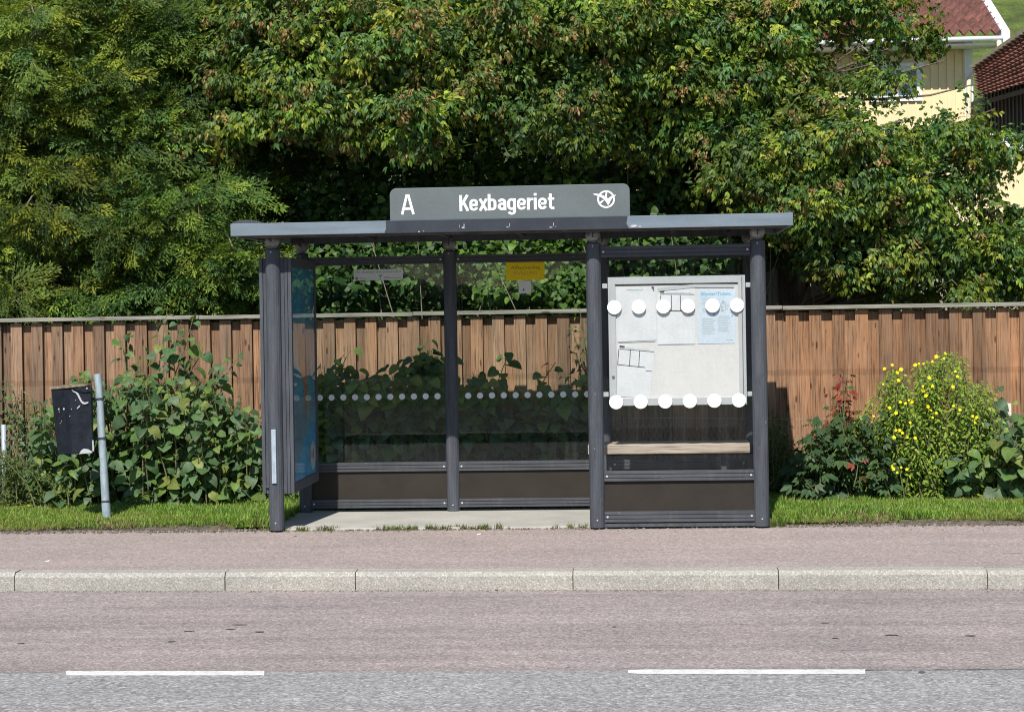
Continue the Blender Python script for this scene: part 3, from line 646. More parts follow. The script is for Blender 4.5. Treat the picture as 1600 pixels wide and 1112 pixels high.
seg = [(1097, 466+k*3, 1116-random.uniform(0, 4), 466+k*3, .9) for k in range(4)] + [(1097, 482+k*2.3, 1117-random.uniform(0, 5), 482+k*2.3, .8) for k in range(3)] + \
      [(1097, 498+k*2.6, 1118-random.uniform(0, 5), 498+k*2.6, .9) for k in range(10)] + [(1122, 494+k*2.6, 1142-random.uniform(0, 5), 494+k*2.6, .9) for k in range(10)] + [(1134, 531, 1146, 531, 1)]
lines(s3, M['ink_g'], seg)
b = MB(); c = at(1131, 477, NB); b.slab([(c.x+0.033*math.cos(t)*random.uniform(.7, 1.1), c.z+0.055*math.sin(t)*random.uniform(.7, 1.1)) for t in np.linspace(0, 6, 16)], NB-0.0008, 0.0004); b.build('map', simple('map_ink', (0.42, 0.5, 0.55), .6, 0, .3, 60), s3)
lines(s3, M['ink_b'], [(1115.5, 488, 1115.5, 493, 3)]); lines(s3, M['ink'], [(1143, 493.5, 1144.5, 493.5, 2)])
s4 = sheetp('paper_sheet', [(963, 619), (1016, 622), (1023, 548), (968, 539)], M['paper'], lab='tilted timetable sheet slipped down in the lower left')
lines(s4, M['ink'], [(968, 541, 976, 542, 3), (968, 545, 1022, 549.5, 1.1), (967, 545, 965, 569, .9), (985, 547, 983.5, 571.5, 1.1), (999.5, 548, 998, 573, 1.1), (965, 569.5, 1008, 574, 1.2), (1009, 579, 1019, 580, .9)])
lines(s4, M['ink_g'], [(978, 543, 1015, 546, .8)])
b = MB(); P = [at(*p, NB) for p in [(1027, 450), (1084, 444), (1147, 444), (1147, 449), (1086, 449), (1028, 455)]]; b.slab([(p.x, p.z) for p in P], NB-0.001, 0.004); b.build('clip_strip', M['alu'], nb)
# stickers on the rear glass
def sticker(name, label, box, mat, y=RY-0.0045):
    x0, y0, x1, y1 = box; a = at(x0, y1, RY); c = at(x1, y0, RY)
    o = thing(name, label, 'sticker', ((a.x+c.x)/2, y, a.z)); b = MB(); b.box(a.x, c.x, y-0.001, y, a.z, c.z); return o, b.build('sheet', mat, o), a, c
o, sh_, a, c = sticker('warning_sticker', 'yellow sticker reading Affischering förbjuden on the middle rear glass', (791, 408.5, 850.5, 438), M['yellow'])
W = c.x-a.x; H = c.z-a.z
fit_text('Affischering', a.x+W*.115, a.x+W*.885, a.z+H*.55, a.z+H*.78, RY-0.0058, M['yellow_ink'], 'lettering', sh_, 0.012, 0.0006)
fit_text('förbjuden', a.x+W*.20, a.x+W*.80, a.z+H*.25, a.z+H*.51, RY-0.0058, M['yellow_ink2'], 'lettering', sh_, 0.012, 0.0006)
o, sh_, a, c = sticker('square_sticker', 'small square white sticker with a black mark below the yellow sticker', (810.5, 438.8, 830, 458.5), M['vinyl'])
b = MB(); W = c.x-a.x; b.slab([(a.x+W*.3, a.z+W*.25), (a.x+W*.4, a.z+W*.2), (a.x+W*.47, a.z+W*.3), (a.x+W*.42, a.z+W*.42), (a.x+W*.36, a.z+W*.33)], RY-0.0058, 0.0005); b.build('mark', M['ink'], sh_)
o, sh_, a, c = sticker('label_sticker', 'long white sticker about vandalism on the left rear glass', (553, 420, 629.5, 438.5), M['vinyl'])
W = c.x-a.x; H = c.z-a.z
fit_text('All skadegörelse polisanmäls', a.x+W*.05, a.x+W*.96, a.z+H*.60, a.z+H*.90, RY-0.0058, M['ink_g'], 'lettering', sh_, 0.0, 0.0006)
fit_text('Polisen', a.x+W*.12, a.x+W*.27, a.z+H*.10, a.z+H*.26, RY-0.0058, simple('police_blue', (0.25, 0.35, 0.6), .6), 'lettering', sh_, 0.0, 0.0006)
b = MB(); b.disc(a.x+W*.06, RY-0.0058, a.z+H*.2, H*.13, 14, .0006); b.build('crest', simple('crest_olive', (0.22, 0.24, 0.18), .6), sh_)
b = MB(); gx, gz = a.x+W*.54, a.z+H*.3
b.slab([(gx-.02, gz+.016), (gx+.02, gz+.016), (gx+.012, gz+.006), (gx+.004, gz+.008), (gx+.004, gz-.006), (gx-.004, gz-.006), (gx-.005, gz+.008)], RY-0.0058, .0006); b.slab([(gx-.005, gz-.02), (gx+.004, gz-.02), (gx+.006, gz-.012), (gx-.004, gz-.012)], RY-.0058, .0006)
b.build('green_symbol', simple('green_ink', (0.05, 0.35, 0.22), .6), sh_)
b = MB(); b.box(a.x+W*.61, a.x+W*.97, RY-.0062, RY-.0057, a.z+H*.17, a.z+H*.22); b.box(a.x+W*.61, a.x+W*.72, RY-.0062, RY-.0057, a.z+H*.27, a.z+H*.31); b.build('fine_print', M['ink_g'], sh_)
# bench
by = 15.2
bn = thing('bench', 'weathered pale wooden seat plank of the shelter, behind the right glass', 'bench', (0.2, 16.0, 0))
xb0, xb1 = aX(918.5, by, 700), aX(1172, by, 700); zb1, zb0 = aZ(1060, 693.5, by), aZ(1060, 708.5, by)
for k in range(3):
    b = MB(); y0 = by+k*0.125; b.box(xb0, xb1, y0, y0+0.115, zb0 if k == 0 else zb1-0.04, zb1); b.build('seat_plank', M['bench'], bn, bevel=0.006)
b = MB()
for x in (xb0+0.16, xb1-0.2): b.box(x-0.02, x+0.02, by+0.03, by+0.36, zb0-0.03, zb0-0.002); b.box(x-0.02, x+0.02, by+0.10, by+0.13, 0.02, zb0-0.031)
each(b, 'bracket', M['metal'], bn)

# ---------------------------------------------------------------- litter bin
lb = thing('litter_bin', 'black litter bin with torn white stickers on a leaning galvanised pole', 'litter bin', tuple(at(167, 812, Z=0.02)))
YB = lb.location.y
p0 = at(167, 811, YB); p1 = at(153, 584, YB); 
def onp(t): return p0.lerp(p1, t)
b = MB(); b.tube([onp(0)-Vector((0, 0, .05)), onp(0.32)], 0.033, 16); b.tube([onp(0.321), onp(1)], 0.0315, 18); b.sm = True; b.build('pole', M['galv'], lb)
b = MB(); b.tube([onp(-.02), onp(0.12)], 0.036, 16); b.build('pole_sleeve', M['galv'], lb)
b = MB()
for t in (0.125, 0.56, 0.83):
    b.tube([onp(t-0.006), onp(t+0.006)], 0.039, 16)
for t in (0.56, 0.83): b.box(onp(t).x-0.085, onp(t).x-0.02, YB-0.01, YB+0.01, onp(t).z-0.012, onp(t).z+0.012)
each(b, 'clamp_band', M['strap_notch'], lb)
# body: hexagonal-ish tub, tilted
def bc(px, py, dy): v = at(px, py, YB+dy); return (v.x, v.y, v.z)
bt = [bc(79.5, 606, .02), bc(106, 605, -.13), bc(141, 601, -.13), bc(143, 601, .05), bc(112, 604, .14)]
bb = [bc(89.5, 709, .02), bc(113, 711, -.13), bc(145, 708, -.13), bc(147, 707, .05), bc(117, 709, .14)]
bt = [bc(79.5, 606, .0), bc(106.5, 608, -.14), bc(141.5, 604, -.13), bc(144, 604, .10), bc(90, 606, .16)]
bb = [bc(90, 709.5, .0), bc(113.5, 709.5, -.14), bc(146, 706, -.13), bc(147, 706, .10), bc(98, 709, .16)]
b = MB(); b.add(bb+bt, [(0, 1, 6, 5), (1, 2, 7, 6), (2, 3, 8, 7), (3, 4, 9, 8), (4, 0, 5, 9), (4, 3, 2, 1, 0), (5, 6, 7, 8, 9)]); body = b.build('bin_body', M['bin'], lb, bevel=0.006)
lt0 = [bc(77.5, 608, .0), bc(106, 606, -.155), bc(138, 601, -.155), bc(143, 603, .0), bc(140, 601, .14), bc(90, 606, .18)]
lt1 = [bc(77.5, 604, .0), bc(106, 602.5, -.155), bc(137, 599, -.155), bc(143, 600, .0), bc(140, 599, .14), bc(90, 603, .18)]
b = MB(); n = 6; b.add(lt0+lt1, [(i, (i+1) % n, n+(i+1) % n, n+i) for i in range(n)]+[tuple(range(n))[::-1], tuple(range(n, 2*n))]); b.build('lid', M['lid'], lb)
b = MB(); b.add([bc(106, 607, -.145), bc(142, 602, -.145), bc(143, 611, -.145), bc(130, 613, -.145), bc(115, 608, -.145)], [(0, 4, 3, 2, 1)]); 
v = at(136, 606.5, YB-.15); b.mi = 1; b.disc(v.x, v.y, v.z, 0.007, 12, 0.005); b.build('rim', [M['bin'], M['alu']], lb)
b = MB()
def onface(pts): b.add([(p.x, p.y, p.z) for p in [at(x, y, YB-0.143) for x, y in pts]], [tuple(range(len(pts)))[::-1]])
onface([(111.5, 608), (115, 610.5), (120, 612.5), (122.5, 614.5), (125, 619.5), (128, 626), (132, 628.5), (138, 627.5), (138, 629.5), (133, 631.5), (129, 630.8), (126, 627.5), (123, 622), (121, 617.5), (118.5, 614), (114.5, 612)])
onface([(123.5, 709), (127, 703), (131, 700.5), (138, 701.5), (143, 704.5), (144.5, 707)])
onface([(144, 688), (146, 687), (147, 704), (144.5, 705)])
onface([(119.5, 638), (123, 634), (125.5, 632.5), (124.5, 635.5), (121, 638.5)])
for (cx, cy, r_) in ((92, 639, 1.6), (99.5, 638.5, 1.8), (111.5, 639, .9), (92.5, 643, .8), (94, 661, .8), (96, 658, .9), (109, 650, .9), (118, 625, .7)):
    onface([(cx+r_*math.cos(t)*random.uniform(.4, 1), cy+r_*math.sin(t)) for t in np.linspace(0, 5.6, 8)])
each(b, 'torn_sticker', M['tape'], body)

# ---------------------------------------------------------------- fences
FYf = 17.7; CZ = 1.69
wf = thing('wooden_fence', 'long brown board fence with grey weathered cap behind the shelter', 'fence', (-1.3, FYf, 0))
b = MB(); x = -8.6; k = 0; r = random.Random(4)
while x < 6.0:
    wd = (0.097 if x < -1 else 0.103)+r.uniform(-.004, .004); v = r.uniform(0.55, 1.2); h = r.uniform(-.05, .08)
    red = 1+0.08*max(0, min(1, (x+0.5)/2.5)); v *= 1-.8*(red-1); b.rc = (min(v*(1+h)*red, 1.3), v*(1-0.02*(red-1)*20), v*(1-h)*(2-red)**2)
    y = FYf if k % 2 == 0 else FYf+0.046; ext = 0.004
    ztop = CZ-0.047 - (0.003 if k % 2 == 0 else 0.02); zb = -0.05
    x0_, x1_ = (x-ext, x+wd+ext) if k % 2 == 0 else (x-0.015, x+wd+0.015)
    ln = r.uniform(-.004, .004)
    b.add([(x0_+ln, y, zb), (x1_+ln, y, zb), (x1_+ln, y+.02, zb), (x0_+ln, y+.02, zb), (x0_, y, ztop), (x1_, y, ztop), (x1_, y+.02, ztop), (x0_, y+.02, ztop)],
          [(0,3,2,1),(4,5,6,7),(0,1,5,4),(1,2,6,5),(2,3,7,6),(3,0,4,7)])
    x += wd; k += 1
b.build('board_panel', M['fence'], wf, tint=True)
b = MB(); xs_ = [-8.6] + [aX(p, FYf) for p in (312, 646, 1222)] + [6.0]
for i, (a, c) in enumerate(zip(xs_[:-1], xs_[1:])):
    d = 0.004*(i % 2); b.box(a+.002, c-.002, FYf-0.045-d, FYf+0.10, CZ-0.036-d, CZ-d)
each(b, 'cap_rail', M['cap'], wf, bevel=0.004)
b = MB()
for z in (0.35, 1.09, 1.5): b.box(-8.6, 6.0, FYf+0.0675, FYf+0.11, z-.045, z+.045)
x = -8.5
while x < 6: b.box(x, x+.1, FYf+0.111, FYf+0.2, -.1, CZ-.05); x += 1.9
b.build('rear_frame', M['cap'], wf)
# chain link fence in front of it
YC = 17.38; ZC = 0.70
cf = thing('chain_link_fence', 'low sagging chain link fence standing among the shrubs', 'fence', (-1.3, YC, 0))
b = MB(); W_, p = 0.0012, 0.05
def wire(x0, z0, x1, z1, dy=0.0):
    d = Vector((x1-x0, 0, z1-z0)).normalized(); n_ = Vector((-d.z, 0, d.x))*W_
    b.add([(x0-n_.x, YC+dy, z0-n_.z), (x1-n_.x, YC-dy, z1-n_.z), (x1+n_.x, YC-dy, z1+n_.z), (x0+n_.x, YC+dy, z0+n_.z)], [(0, 1, 2, 3)])
    b.add([(x0, YC+dy-W_, z0), (x1, YC-dy-W_, z1), (x1, YC-dy+W_, z1), (x0, YC+dy+W_, z0)], [(0, 1, 2, 3)])
x = -7.2
while x < 4.8:
    z = 0.02
    for j in range(14):
        z0 = 0.01+j*0.05
        if z0+0.05 > ZC: break
        if j % 2 == 0: wire(x, z0, x+p/2, z0+.05, .002); wire(x+p, z0, x+p/2, z0+.05, -.002)
        else: wire(x+p/2, z0, x, z0+.05, .002); wire(x+p/2, z0, x+p, z0+.05, -.002)
    x += p
b.build('wire_mesh', M['wire'], cf)
b = MB(); b.tube([(-7.2+k*.4, YC, ZC+0.012*math.sin(k*.8)) for k in range(31)], 0.0022, 5); b.tube([(-7.2+k*.4, YC, 0.36+0.01*math.sin(k*.8)) for k in range(31)], 0.0018, 5); each(b, 'strand_wire', M['wire'], cf)
for px, top, light in ((5.5, 663, 1), (1573, 655, 0)):
    c = at(px, top, YC-0.03); b = MB(); b.sm = True; b.tube([(c.x, c.y, -0.05), (c.x, c.y, c.z)], 0.022, 12); b.build('post', M['galv'], cf)
# white tag fixed to the right end post
c = at(1573.5, 628, 17.3); pt = thing('marker_post', 'thin grey post with ribbed white plate among the shrubs at right', 'marker post', (c.x, 17.3, 0))
b = MB(); b.tube([(c.x, 17.3, 0), (c.x, 17.3, c.z)], 0.012, 8); b.build('stake', M['galv'], pt)
b = MB(); 
for k in range(6): z = c.z-0.01-k*0.018; b.box(c.x-.032, c.x+.032, 17.28, 17.286, z-.016, z)
b.build('plate', simple('off_white_plastic', (0.72, 0.68, 0.58), .6), pt)
# grey weathered fence further back
gf = thing('weathered_fence', 'old grey board fence in the garden behind the maple, right of the shelter', 'fence', (2.2, 20.8, 0))
b = MB(); x = -1.6; k = 0
while x < 4.4:
    v = r.uniform(.75, 1.15); b.rc = (v, v, v); y = 20.8+(.02 if k % 2 else 0); b.box(x, x+.115, y, y+.018, 0, 2.25+r.uniform(-.02, .02)); x += .118; k += 1
b.build('board_panel', M['greyfence'], gf, tint=True)
b = MB(); b.box(-1.6, 4.4, 20.78, 20.9, 2.275, 2.31); b.build('cap_rail', M['cap'], gf)

# ---------------------------------------------------------------- houses
hs = thing('yellow_house', 'yellow board house with red tiled roof and white trim behind the maples at right', 'house', tuple(at(1400, 470, 36)[:2])+(0,))
HY = 36.0
wx0, wx1 = aX(1215, HY, 100), aX(1517, HY, 100)
b = MB(); zt_ = aZ(1450, 66, HY)
x = -1.5
b.box(-1.5, wx1, HY, HY+6, -0.1, zt_)
x = -1.5
while x < wx1-.05: b.box(x, x+.028, HY-.022, HY-.001, 0, zt_); x += .145
b.build('wall', M['housewall'], hs)
b = MB(); b.box(wx1-.12, wx1+.03, HY-.035, HY+.13, 0, zt_); b.build('corner_board', M['housewhite'], hs)
ey, ez_ = 35.4, aZ(1520, 62, 35.4)
ex1 = aX(1566, ey, 60); ry = ey+4.2; rz = ez_+1.9
b = MB(); n = 44; m_ = 12; vs = []
for j in range(m_*3+1):
    t = j/(m_*3); saw = 0.10*(1-((j % 3)/3))
    for i in range(n*4+1): x = -1.9+(ex1+1.9)*i/(n*4); vs.append((x, ey+(ry-ey)*t, ez_+.02+(rz-ez_)*t+saw+0.055*math.cos(2*math.pi*(i/4))))
W = n*4+1; b.add(vs, [(j*W+i, j*W+i+1, (j+1)*W+i+1, (j+1)*W+i) for j in range(m_*3) for i in range(n*4)])
b.build('roof', M['tile'], hs)
b = MB(); b.add([(ex1-.02, ey-.05, ez_-.1), (ex1+.13, ey-.05, ez_-.1), (ex1+.13, ry, rz-.1), (ex1-.02, ry, rz-.1), (ex1-.02, ey-.05, ez_+.13), (ex1+.13, ey-.05, ez_+.13), (ex1+.13, ry, rz+.13), (ex1-.02, ry, rz+.13)],
   [(0,3,2,1),(4,5,6,7),(0,1,5,4),(1,2,6,5),(2,3,7,6),(3,0,4,7)]); b.build('barge_board', M['housewhite'], hs)
b = MB(); b.sm = True; b.tube([(-1.9, ey-.07, ez_-.0), (ex1, ey-.07, ez_-.0)], 0.045, 12); b.build('gutter', M['housewhite'], hs)
b = MB(); b.box(-1.5, ex1-.03, ey, HY-.05, ez_-.1, ez_-.07); b.build('soffit', M['housewhite'], hs)
b = MB(); b.sm = True; P = [at(1561, 64, ey-.07), at(1562, 80, ey-.07), at(1556, 88, ey-.0), at(1520, 116, HY-.1), at(1514, 126, HY-.1), at(1514, 480, HY-.1)]; b.tube(P, 0.045, 10); b.build('downpipe', simple('cream_downpipe', (.78, .7, .5), .6), hs)
def window(px0, py0, px1, py1, par, Y):
    a = at(px0, py1, Y); c = at(px1, py0, Y); f = .10
    b = MB(); b.box(a.x, a.x+f, Y-.05, Y-.025, a.z, c.z); b.box(c.x-f, c.x, Y-.05, Y-.025, a.z, c.z); b.box(a.x+f, c.x-f, Y-.05, Y-.025, c.z-f, c.z); b.box(a.x+f, c.x-f, Y-.05, Y-.025, a.z, a.z+f)
    mx = (a.x+c.x)/2; b.box(mx-.05, mx+.05, Y-.05, Y-.025, a.z+f, c.z-f); b.box(a.x-.04, c.x+.04, Y-.09, Y-.051, c.z-.02, c.z+.05)
    for q in (.5,): z = a.z+(c.z-a.z)*q; b.box(a.x+f, c.x-f, Y-.046, Y-.0255, z-.02, z+.02)
    w_ = b.build('window', M['housewhite'], par); b = MB(); b.box(a.x+.02, c.x-.02, Y-.0235, Y-.0226, a.z+.02, c.z-.02); b.build('pane', M['pane'], w_)
window(1357, 103, 1440, 160, hs, HY); window(1222, 86, 1258, 150, hs, HY)
# annex roof
an = thing('annex_building', 'low outbuilding with red tiled roof and dark boards at the right edge', 'outbuilding', tuple(at(1640, 470, 32)[:2])+(0,))
A = at(1533, 153, 34.0); B = at(1725, 82, 29.2); D = at(1527, 108, 34.6)
B.z = A.z
nrm = (B-A).cross(D-A).normalized()
def onplane(px, py):
    d = (at(px, py, 10)-Vector((0, 0, CH))).normalized(); return Vector((0, 0, CH))+d*((A-Vector((0, 0, CH))).dot(nrm)/d.dot(nrm))
Cc = onplane(1700, -8)
b = MB(); nu, nv = 200, 60; vs = []
for j in range(nv+1):
    for i in range(nu+1):
        u, v = i/nu, j/nv; P = (A.lerp(B, u)).lerp(D.lerp(Cc, u), v)
        vs.append(tuple(P + nrm*(-1 if nrm.z < 0 else 1)*(0.03*math.cos(2*math.pi*u*26)+0.08*(1-(v*11) % 1))))
b.add(vs, [(j*(nu+1)+i, j*(nu+1)+i+1, (j+1)*(nu+1)+i+1, (j+1)*(nu+1)+i) for j in range(nv) for i in range(nu)])
b.build('roof', M['tile'], an)
up = nrm if nrm.z > 0 else -nrm
b = MB(); P0, P1 = D, Cc
ed = (A-D).normalized()*.0
b.add([P0+up*.1, P1+up*.1, P1+up*.1+Vector((-.05, .05, .03)), P0+up*.1+Vector((-.05, .05, .03)), P0-up*.1, P1-up*.1, P1-up*.1+Vector((-.05, .05, .03)), P0-up*.1+Vector((-.05, .05, .03))], [(0,1,2,3),(4,7,6,5),(0,4,5,1),(1,5,6,2),(2,6,7,3),(3,7,4,0)])
b.build('barge_board', M['housewhite'], an)
b = MB(); dn = Vector((0, 0, -.13)); off_ = Vector((0, .35, 0))
b.add([A+dn*.4, B+dn*.4, B+dn, A+dn, A+dn+off_*0.3, B+dn+off_*0.3], [(0, 1, 2, 3), (3, 2, 5, 4)]); b.build('eave', M['darkboard'], an)
b = MB(); wA = A+Vector((.15, .5, .12)); wB = B+Vector((.15, .5, .12))
b.add([wA, wB, (wB.x, wB.y, 0), (wA.x, wA.y, 0), wA+Vector((0, 3, 0)), wB+Vector((0, 3, 0)), (wB.x, wB.y+3, 0), (wA.x, wA.y+3, 0)], [(0, 1, 2, 3), (4, 7, 6, 5), (0, 3, 7, 4), (1, 5, 6, 2)])
n = 30
for i in range(n):
    P = wA.lerp(wB, i/n); b.box(P.x-.015, P.x+.015, P.y-.05, P.y-.01, 0, P.z)
b.build('wall', M['darkboard'], an)
# small yellow shed in front with a white sloping edge
sd = thing('yellow_shed', 'small yellow shed wall with white sloping roof edge at the far right', 'shed', tuple(at(1570, 470, 28)[:2])+(0,))
YS = 28.0
q = [at(1478, 200, YS), at(1700, 262, YS)]
b = MB(); b.slab([(q[0].x, 0), (q[1].x, 0), (q[1].x, q[1].z), (q[0].x, q[0].z)], YS+2.5, 2.5); b.build('wall', M['housewall'], sd)
b = MB(); b.slab([(q[0].x-.1, q[0].z-.03), (q[1].x, q[1].z-.03), (q[1].x, q[1].z+.12), (q[0].x-.1, q[0].z+.12)], YS+.1, .16); b.build('roof_edge', M['housewhite'], sd)

# ---------------------------------------------------------------- leaf templates  (verts, quads, colour multiplier)
def T_join(parts):
    V = []; Q = []; C = []; n = 0
    for v, q, c in parts: V.append(v); Q.append(q+n); C.append(c); n += len(v)
    return np.vstack(V), np.vstack(Q), np.vstack(C)
def T_xf(t, M_, p, s=1.0, c=(1, 1, 1)): return (t[0]*s) @ M_.T + np.array(p), t[1], t[2]*np.array(c)
def kite(L=1.0, W=0.4, fold=0.12, curl=0.15, mid=0.42):    # folded pointed leaf, base at 0, along +Y
    V = np.array([[0, 0, 0], [W/2, mid*L, fold*W], [0, L, -curl*L], [-W/2, mid*L, fold*W], [0, mid*L, -fold*W*.6]], float)
    return V, np.array([[0, 1, 2, 4], [0, 4, 2, 3]]), np.array([[1, 1, 1.], [.96, .97, .95]])
def heart(L=1.0, W=0.82, fold=0.10, curl=0.22):
    y = [0, -.06, .13, .38, .62, .84, 1.0]; x = [0, .30, .50, .52, .42, .22, 0]
    cz = [0, .0, .01, 0, -.05, -.14, -.24]
    V = []; 
    for i in range(7): V.append([0, max(y[i], 0)*L, cz[i]*curl/.24*L - 0.02])
    for sgn in (1, -1):
        for i in range(1, 6): V.append([sgn*x[i]*W*(1+.06*math.sin(i*2.6+W*9)), y[i]*L, cz[i]*curl/.24*L+fold*x[i]])
    V = np.array(V); Q = []
    for s in (0, 1):
        o = 7+5*s
        f = [[0, o, o+1, 2], [2, o+1, o+2, 3], [3, o+2, o+3, 4], [4, o+3, o+4, 5], [5, o+4, 6, 6]]
        for a in f[:-1]: Q.append(a if s == 0 else a[::-1])
        Q.append([5, o+4, 6, 5][:3]+[5])
    Q = [q if len(set(q)) == 4 else None for q in Q]; Q = [q for q in Q if q]
    # close the tips with narrow quads
    for s in (0, 1):
        o = 7+5*s; m = len(V); V = np.vstack([V, (V[5]+V[6])/2]); q = [5, o+4, 6, m]; Q.append(q if s == 0 else q[::-1])
    return V, np.array(Q), np.ones((len(Q), 3))
def rotz(a): c, s = math.cos(a), math.sin(a); return np.array([[c, -s, 0], [s, c, 0], [0, 0, 1.]])
def rotx(a): c, s = math.cos(a), math.sin(a); return np.array([[1, 0, 0], [0, c, -s], [0, s, c.real]])
def palm(lobes=5):
    ps = []
    for k in range(lobes):
        a = (k-(lobes-1)/2)*0.62; L = [1.0, .85, .6][abs(k-(lobes-1)//2)]
        ps.append(T_xf(kite(L, 0.46*L+.05, .1, .18, .5), rotz(-a) @ rotx(-.12*abs(a)), (0, 0, 0)))
    return T_join(ps)
def frame1(d, n): return frames(np.array([d], float), np.array([n], float))[0]
def maple_cluster(rr, seeds=False):
    ps = []; nl = 11
    for i in range(nl):
        t = (i+1)/nl; base = np.array([rr.normal(0, .03), .30*t, -.05*t*t+rr.normal(0, .015)])
        a = rr.uniform(0, 6.28) ; out = np.array([math.cos(a)*.8, .45+rr.normal(0, .2), math.sin(a)*.35-.35]); out /= np.linalg.norm(out)
        pet = base+out*.05
        for k, da in enumerate((-0.75, 0, 0.75) if rr.random() < .8 else (-0.5, 0.5)):
            d = out.copy(); d[:2] = rotz(da)[:2, :2] @ d[:2]; d[2] -= rr.uniform(.15, .8)
            nn = np.array([rr.normal(0, .4), -.1+rr.normal(0, .35), 1.0])
            L = rr.uniform(.055, .088)*(1 if k == 1 else .82); g = rr.uniform(.75, 1.25)
            ps.append(T_xf(kite(1, .46, .16, .22), frame1(d, nn), pet, L, (g*rr.uniform(.9, 1.1), g, g)))
    if seeds:
        for i in range(22):
            c = np.array([rr.normal(0, .035), .25+rr.normal(0, .035), -.06-abs(rr.normal(0, .05))]); d = np.array([rr.normal(0, .6), rr.normal(0, .6), -1])
            ps.append(T_xf(kite(1, .42, .1, .1), frame1(d, np.array([rr.normal(), -1, .3])), c, rr.uniform(.036, .055), (3.6, 1.45, 2.9)))
    return T_join(ps)
def conifer_spray(rr):
    ps = []; n = 13
    def sl_(base, d, L, w, c): ps.append(T_xf((np.array([[0, 0, 0], [w/2, L*.4, 0], [0, L, -.06*L], [-w/2, L*.4, 0.002]]), np.array([[0, 1, 2, 3]]), np.array([[1, 1, 1.]])), frame1(d, np.array([rr.normal(0, .35), rr.normal(0, .35), 1])), base, 1, c))
    ax = lambda t: np.array([.03*math.sin(3*t), .24*t, -.07*t*t])
    for i in range(n):
        t = (i+.5)/n; b0 = ax(t); sg_ = 1 if i % 2 else -1; L = .10*(1-t)**.7+.025
        an_ = .75+rr.normal(0, .15); d = np.array([sg_*math.sin(an_), math.cos(an_), -.25+rr.normal(0, .2)])
        for j in range(5):
            s = (j+.6)/5; p = b0+d*L*s; s2 = 1 if j % 2 else -1; d2 = d.copy(); d2[:2] = rotz(-s2*.6)[:2, :2] @ d[:2]; d2[2] += rr.normal(0, .3)-.1
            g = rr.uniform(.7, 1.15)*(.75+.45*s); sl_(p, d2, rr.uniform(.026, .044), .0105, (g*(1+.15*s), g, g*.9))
        sl_(b0, d, L, .006, (.8, .75, .7))
    sl_(ax(0), np.array([0, 1, -.15]), .12, .007, (1.6, 1.0, 1.2)); sl_(ax(.5), np.array([0.05, 1, -.35]), .13, .008, (1.2, 1.0, .8))
    return T_join(ps)
rr = np.random.default_rng(11)
T_map = [maple_cluster(rr) for _ in range(6)]; T_seed = [maple_cluster(rr, True) for _ in range(4)]
T_con = [conifer_spray(rr) for _ in range(7)]
T_heart = [heart(1, .95, .07, .22), heart(1, 1.05, .0, .12), heart(1, .86, .18, .35), heart(1, .98, .10, .5), heart(1, .8, -.08, .6), heart(1, .9, .3, .1)]
T_kite = [kite(1, .5, .15, .15), kite(1, .42, .3, .35), kite(1, .55, .05, .1)]
T_palm = [palm(5), palm(5), palm(3)]

# ---------------------------------------------------------------- trees
def shell_pts(rr, n, lobes, shell=(.45, 1.0), thin=False):
    """points on and inside a set of ellipsoid lobes, with outward directions"""
    vol = np.array([(l[3]*l[4]+l[3]*l[5]+l[4]*l[5])*(.32 if l[3] >= .8 and thin else 1) for l in lobes]); idx = rr.choice(len(lobes), n, p=vol/vol.sum())
    L = np.array([l[:6] for l in lobes])[idx]; d = unit(rr.normal(size=(n, 3))); r_ = rr.uniform(shell[0], shell[1], n)
    wob = 1+.15*np.sin(d[:, 0]*5+idx)+.12*np.cos(d[:, 2]*7+idx*2)
    P = L[:, :3]+d*L[:, 3:6]*(r_*wob)[:, None]; return P, d, idx, r_
def clumps(rr, n, lobes, per, sig, shell=(.35, 1.0)):
    m = max(4, n//per); P0, d0, i0, r0 = shell_pts(rr, m, lobes, shell, True); k = rr.integers(0, m, n)
    g = rr.normal(0, 1, (n, 3))*np.array(sig); g[:, 2] -= .25*np.abs(g[:, 0])       # flat tops, hanging edges
    sz = np.clip(np.array([min(l[3:6]) for l in lobes])[i0[k]]/.3, .3, 1.0)
    P = P0[k]+g*sz[:, None]; d = unit(d0[k]+g*3.0); return P, d, i0[k], r0[k], k
